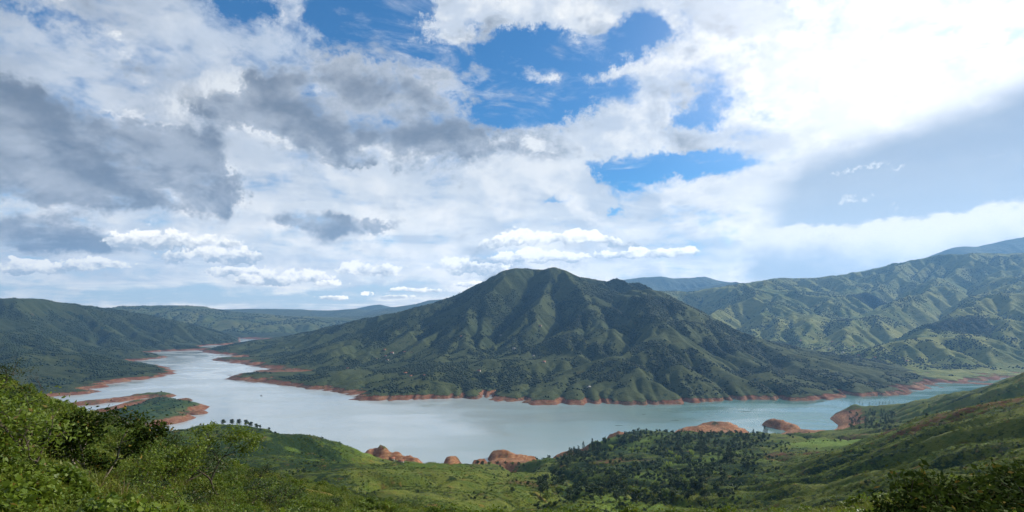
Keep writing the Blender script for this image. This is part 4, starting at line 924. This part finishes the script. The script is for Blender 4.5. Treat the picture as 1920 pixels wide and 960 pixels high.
def roof_m(mat):
    a = Acc()
    for s_ in (-1, 1):
        v = np.array([(-5.6, s_ * 4.3, 2.62), (5.6, s_ * 4.3, 2.62), (5.6, 0, 5.1), (-5.6, 0, 5.1), (-5.6, s_ * 4.3, 2.78), (5.6, s_ * 4.3, 2.78), (5.6, 0, 5.28), (-5.6, 0, 5.28)], float)
        a.add(v, np.array([(0, 1, 2, 3), (4, 7, 6, 5), (0, 4, 5, 1), (0, 3, 7, 4), (1, 5, 6, 2)]))
    return a.mesh('roof', mat, False)
wm, rms = wall_m(), [roof_m(m_roof), roof_m(m_roof2)]
dm = Acc(); dm.add(*box(-.5, .5, -3.56, -3.4, 0, 2.1)); dm = dm.mesh('door', m_dark, False)
wn = Acc(); wn.add(*box(-.6, .6, -3.56, -3.4, 1.0, 2.1)); wn = wn.mesh('window', m_dark, False)
def house(q, h, label, group, s_=1.0):
    t = thing('farmhouse', label, 'house', (q[0], q[1], float(h(q[0], q[1])) + .6), rng.uniform(-.6, .6), s_, group)
    mb('wall', wm, t); mb('roof', rms[rng.integers(0, 2)], t); mb('door', dm, t)
    for xx in (-3, 3): w_ = mb('window', wn, t); w_.location = (xx, 0, 0)
for px_, py_, s_ in [(721,657,1.3),(723,669,1.3),(735,663,1.6),(727,676,1.),(758,661,1.1),(706,674,1.),(760,701,1.2),(796,705,1.),(898,697,1.3),(939,630,1.2),(1013,612,1.4),(963,655,1.5),(1020,680,1.2),(770,706,1.),(652,692,1.1),(1104,727,1.1),(1000,668,1.),(864,632,1.)]:
    q = ray_hit(mount.h, px_, py_, 1900, 4500)
    if q: house(q, mount.h, 'tiny pale farmhouse among the scrub on the central mountain', 'farmhouses on the central mountain', s_)
for px_, py_, s_ in [(1500,640,1.4),(1555,655,1.3),(1580,662,1.4),(1610,668,1.4),(1640,672,1.3),(1700,678,1.2),(1560,642,1.3),(1600,650,1.2)]:
    q = ray_hit(rangeR.h, px_, py_, 2700, 6500)
    if q: house(q, rangeR.h, 'tiny pale farmhouse on the valley floor below the right range', 'farmhouses below the right range', s_)
for (px_, py_), lb in zip([(735,863),(752,868)], ['small pale house at the left by the red cove below the spur', 'small pale house at the right by the red cove below the spur']):
    q = ray_hit(hN, px_, py_, 600, 1400)
    if q: house(q, hN, lb, 'houses near the red cove', .8)

# ------------------------------------------------------------------ on the lake
def boat():
    x_, y_, _ = shore(490, 742.5); t = thing('boat', 'small dark boat alone on the lake left of the central mountain', 'boat', (x_, y_, 0), .5)
    V, Q = [], []; n_ = 9
    for i in range(n_):
        u = i / (n_ - 1); w = 1.3 * (1 - (2 * u - 1) ** 4 * (.35 if u < .5 else .95)); X_ = -4 + 8 * u; sh = .9 + .5 * max(0, u - .6)
        V += [(X_, -w, sh), (X_, -w * .75, .1), (X_, 0, -.3), (X_, w * .75, .1), (X_, w, sh)]
    for i in range(n_ - 1):
        for k_ in range(4): b_ = i * 5 + k_; Q.append((b_, b_ + 5, b_ + 6, b_ + 1))
        Q.append((i * 5, i * 5 + 4, i * 5 + 9, i * 5 + 5))
    mb('hull', mesh_from('hull', np.array(V, float), np.array(Q), m_dark, smooth_=False), t)
    a = Acc(); a.add(*box(-2.2, .8, -.9, .9, .9, 2.3)); mb('cabin', a.mesh('cabin', plain('boat_cabin', (.22, .2, .18)), False), t)
    a = Acc(); a.add(*box(-2.6, 1.2, -1.1, 1.1, 2.35, 2.5)); mb('canopy', a.mesh('canopy', m_roof, False), t)
boat()
m_weed = plain('weed', (.035, .055, .03), .95)
def weed(px_, py_, rx, ry, lb):
    x_, y_, _ = shore(px_, py_); r_ = np.random.default_rng(int(px_)); a = np.linspace(0, 2 * math.pi, 40, endpoint=False); rad = 1 + .35 * np.sin(a * 3 + r_.uniform(0, 6)) + r_.normal(size=40) * .12
    V = [(0, 0, .35)] + [(math.cos(t) * rx * k_ * f, math.sin(t) * ry * k_ * f, .30 if f < 1 else -.05) for f in (.75, 1.0) for t, k_ in zip(a, rad)]
    Q = [(0, 1 + i, 1 + (i + 1) % 40, 0) for i in range(40)]; Q4 = [(1 + i, 41 + i, 41 + (i + 1) % 40, 1 + (i + 1) % 40) for i in range(40)]
    import bmesh
    me = bpy.data.meshes.new('floating_weed'); me.from_pydata(V, [], [q_[:3] for q_ in Q] + Q4); me.materials.append(m_weed)
    o = mb('floating_weed', me); o.location = (x_, y_, 0.02); o['label'] = lb; o['category'] = 'weed mat'; o['group'] = 'dark weed mats floating on the lake'
for t in [(1266,788,10,5,'dark oval weed mat floating off the wooded knoll'), (1207,777,5,4,'small dark weed mat left of and beyond the oval one'), (1398,772,15,5,'widest dark weed mat, floating towards the right arm of the lake'), (1160,798,9,3,'dark streak of weed trailing from the red point below the knoll')]: weed(*t)

# ------------------------------------------------------------------ the plants next to the camera
def ground_at(px_, D_):
    x_ = (px_ - CX) / FPX * D_; return x_, D_, float(hN(np.array([x_]), np.array([D_]))[0])
# the big dark broad-leaved tree at the left
def big_tree():
    r = np.random.default_rng(77); D_ = 25.0; x_, y_, z_ = ground_at(180, D_); a = Acc(); tips = []
    s_ = D_ / FPX                                              # metres for one photo pixel at that distance
    base = 952; zb = (base - HY) * -s_ + CAMZ
    def loc(px_, py_, dy_=0): return np.array([(px_ - 180) * s_, dy_, (base - py_) * s_])
    main = [loc(179, 975), loc(179, 935), loc(181, 912), loc(172, 893), loc(160, 874, -.1), loc(150, 850, .1)]
    a.add(*tube(main, [.12, .10, .085, .075, .06, .04], 9))
    a.add(*tube([loc(181, 912), loc(190, 895, .3), loc(205, 865, .5), loc(212, 835, .5)], [.06, .05, .04, .03], 8))
    a.add(*tube([loc(176, 965), loc(162, 935, .3), loc(152, 915, .2), loc(140, 885, .2), loc(118, 860, .4)], [.09, .075, .065, .05, .035], 8))
    for st, dr in [(main[5], (-.3, .1, 1)), (main[5], (.5, 0, .8)), (main[4], (-1, .2, .4)), (main[3], (.6, -.4, .7)), (loc(212, 835, .5), (.3, .2, 1)), (loc(212, 835, .5), (1, .3, .3)), (loc(205, 865, .5), (1, -.5, .2)), (loc(118, 860, .4), (-1, 0, .6)), (loc(118, 860, .4), (-.2, .5, 1)), (loc(140, 885, .2), (-1, -.4, .1)), (loc(118, 860, .4), (-1, -.3, .0))]:
        skeleton(r, st, dr, .75, .03, 2, a, tips, .65, (2, 3))
    k_ = []
    for (p_, d_) in tips: k_.append((p_, d_))
    v, q = leafy(r, k_, 60, .19, .16, .55, .8)
    t = thing('broadleaf_tree', 'dark broad-leaved tree with a pale forked trunk on the near left slope', 'tree', (x_, y_, min(z_, zb) if abs(z_ - zb) < 1 else zb))
    mb('trunk', a.mesh('trunk', m_bark), t); mb('crown', mesh_from('crown', v, q, m_leaf_gloss, smooth_=False), t)
big_tree()
def placed_plant(name, label, cat, meshes, px_, D_, s_=1.0, group=None, parts=('stem', 'foliage'), rz=None, sink=.05):
    x_, y_, z_ = ground_at(px_, D_); return plant(name, label, cat, meshes, x_, y_, z_ - sink, rng.uniform(0, 6.28) if rz is None else rz, s_, group, parts)
sparse = plant_meshes('sparse_tree', 123, 4.8, 4, 3200, .17, m_leaf_mid, m_bark_dark, .30, .07, .55, .24, 1, (2, 3), .5)
placed_plant('broadleaf_tree', 'thin loose-crowned tree with yellow-green leaves right of the dark tree', 'tree', sparse, 415, 34, 1.0, None, ('trunk', 'crown'), 1.0)
bare = plant_meshes('bare_tree', 131, 3.2, 4, 60, .08, m_dry, m_bark_dark, .35, .035, .5, .1, 1, (2, 3))
placed_plant('bare_tree', 'leafless twiggy tree on the crest of the slope at the far left', 'tree', bare, 68, 62, 1.1, None, ('trunk', 'dead_leaves'))
shrubs = [plant_meshes('shrub', 140 + i, 2.2, 3, 1900, .13, (m_leaf_dark, m_leaf_mid, m_leaf_gloss, m_leaf_mid)[i], m_bark_dark, .3, .035, .7, .22, 4, (2, 3), .5) for i in range(4)]
G3 = 'leafy shrubs over the near left slope'
spots = [(30,16,1.),(-60,20,1.2),(-20,30,1.2),(250,30,1.0),(290,33,1.2),(330,36,1.2),(310,44,1.3),(360,44,1.2),(265,46,1.2),(235,52,1.2),(290,60,1.1),(340,58,1.0),(390,50,1.1),(440,46,1.1),(470,40,.9),(500,48,1.1),(530,58,1.),
         (200,60,1.1),(170,62,.8),(30,46,.6),(340,26,.8),(390,30,.8),(460,32,.9),(520,36,.9),(560,44,.8),(430,60,.8),(480,70,1.),(560,66,.9),(600,56,.7),(620,46,.7),(660,60,.7),(330,72,1.),(380,78,1.),(300,19,.6),(420,20,.6),(540,24,.6),(230,38,1.0),(275,26,.8),(320,50,1.1),(350,66,.9),(20,24,.8)]
for i, (px_, D_, s_) in enumerate(spots):
    k_ = [0, 2, 0, 1, 3][i % 5] if 180 < px_ < 400 else [1, 3, 0][i % 3]
    lab = 'dark green leafy shrub in the thicket on the near left slope' if k_ in (0, 2) else 'mid green leafy shrub among the ferns of the near left slope'
    placed_plant('shrub', lab, 'shrub', shrubs[k_], px_, D_, s_ * rng.uniform(.85, 1.1), ('dark ' if k_ in (0, 2) else 'mid green ') + G3)
placed_plant('shrub', 'dark shrub poking up at the very left edge above the bright slope', 'shrub', shrubs[0], -6, 47, 1.15)
coffee = [plant_meshes('bush', 160 + i, 1.5, 3, 1500, .16, m_leaf_gloss, m_bark_dark, .3, .03, .8, .18, 5, (2, 3), .5) for i in range(3)]
for px_, D_, s_ in [(1800,15,1.35),(1850,16,1.1),(1760,15,1.0),(1900,15,1.05),(1960,14,1.2),(1720,15,.85),(1680,14,.75),(1930,18,1.15),(1880,19,1.1),(1820,12,.8),(1740,12.5,.7),(1900,12,.75),(1660,16,.75),(1980,17,1.2),(1780,18,1.1)]:
    placed_plant('bush', 'dark glossy-leaved bush in the thicket at the lower right corner', 'bush', coffee[rng.integers(0, 3)], px_, D_, s_, 'glossy bushes at the lower right corner')
bright = [plant_meshes('bush', 170 + i, 1.2, 3, 900, .13, (m_leaf_lime, m_leaf_mid)[i], m_bark_dark, .3, .025, .8, .18, 4, (2, 3), .5) for i in range(2)]
for px_, D_, s_, k_ in [(1040,18,.9,0),(1010,19,.8,0),(1070,19,.8,0),(985,18,.7,1),(940,19,.75,1),(905,20,.8,1),(880,21,.8,1),(955,22,.7,0),(1110,20,.6,1)]:
    placed_plant('bush', 'bright yellow-green bush at the bottom centre edge' if k_ == 0 else 'green leafy bush at the bottom edge left of the bright ones', 'bush', bright[k_], px_, D_, s_, 'bushes at the bottom centre' if k_ == 0 else 'green bushes at the bottom centre')
# broad strap leaves of a young plantain at the bottom left
def plantain():
    r = np.random.default_rng(9); a = Acc()
    for az_, L, el in [(0.2, 1.5, 1.25), (2.6, 1.2, .9), (-.9, 1.1, .7), (1.4, 1.0, 1.0), (3.9, .9, .8)]:
        d = np.array([math.cos(az_), math.sin(az_), 0]); s_ = np.array([-d[1], d[0], 0]); V, Q = [], []
        for i in range(9):
            u = i / 8; p_ = d * L * (u * math.cos(el) + .25 * u * u) + np.array([0, 0, 1]) * L * (u * math.sin(el) - .22 * u ** 3); w = .17 * L * math.sin(math.pi * (u * .93 + .05)) ** .7
            V += [p_ - s_ * w + np.array([0, 0, .06 * w]), p_ - np.array([0, 0, .25 * w]), p_ + s_ * w + np.array([0, 0, .06 * w])]
            if i: b_ = i * 3; Q += [(b_ - 3, b_ - 2, b_ + 1, b_), (b_ - 2, b_ - 1, b_ + 2, b_ + 1)]
        a.add(np.array(V), np.array(Q))
    w = Acc(); w.add(*tube([(0, 0, -.2), (0, 0, .35)], [.07, .05], 8))
    return w.mesh('stalk', m_bark_dark), a.mesh('foliage', m_leaf_bright)
pm = plantain()
placed_plant('plantain_plant', 'young plantain with broad bright green leaves at the bottom left', 'plant', pm, 204, 15.5, 1.0, None, ('stalk', 'foliage'), .3)
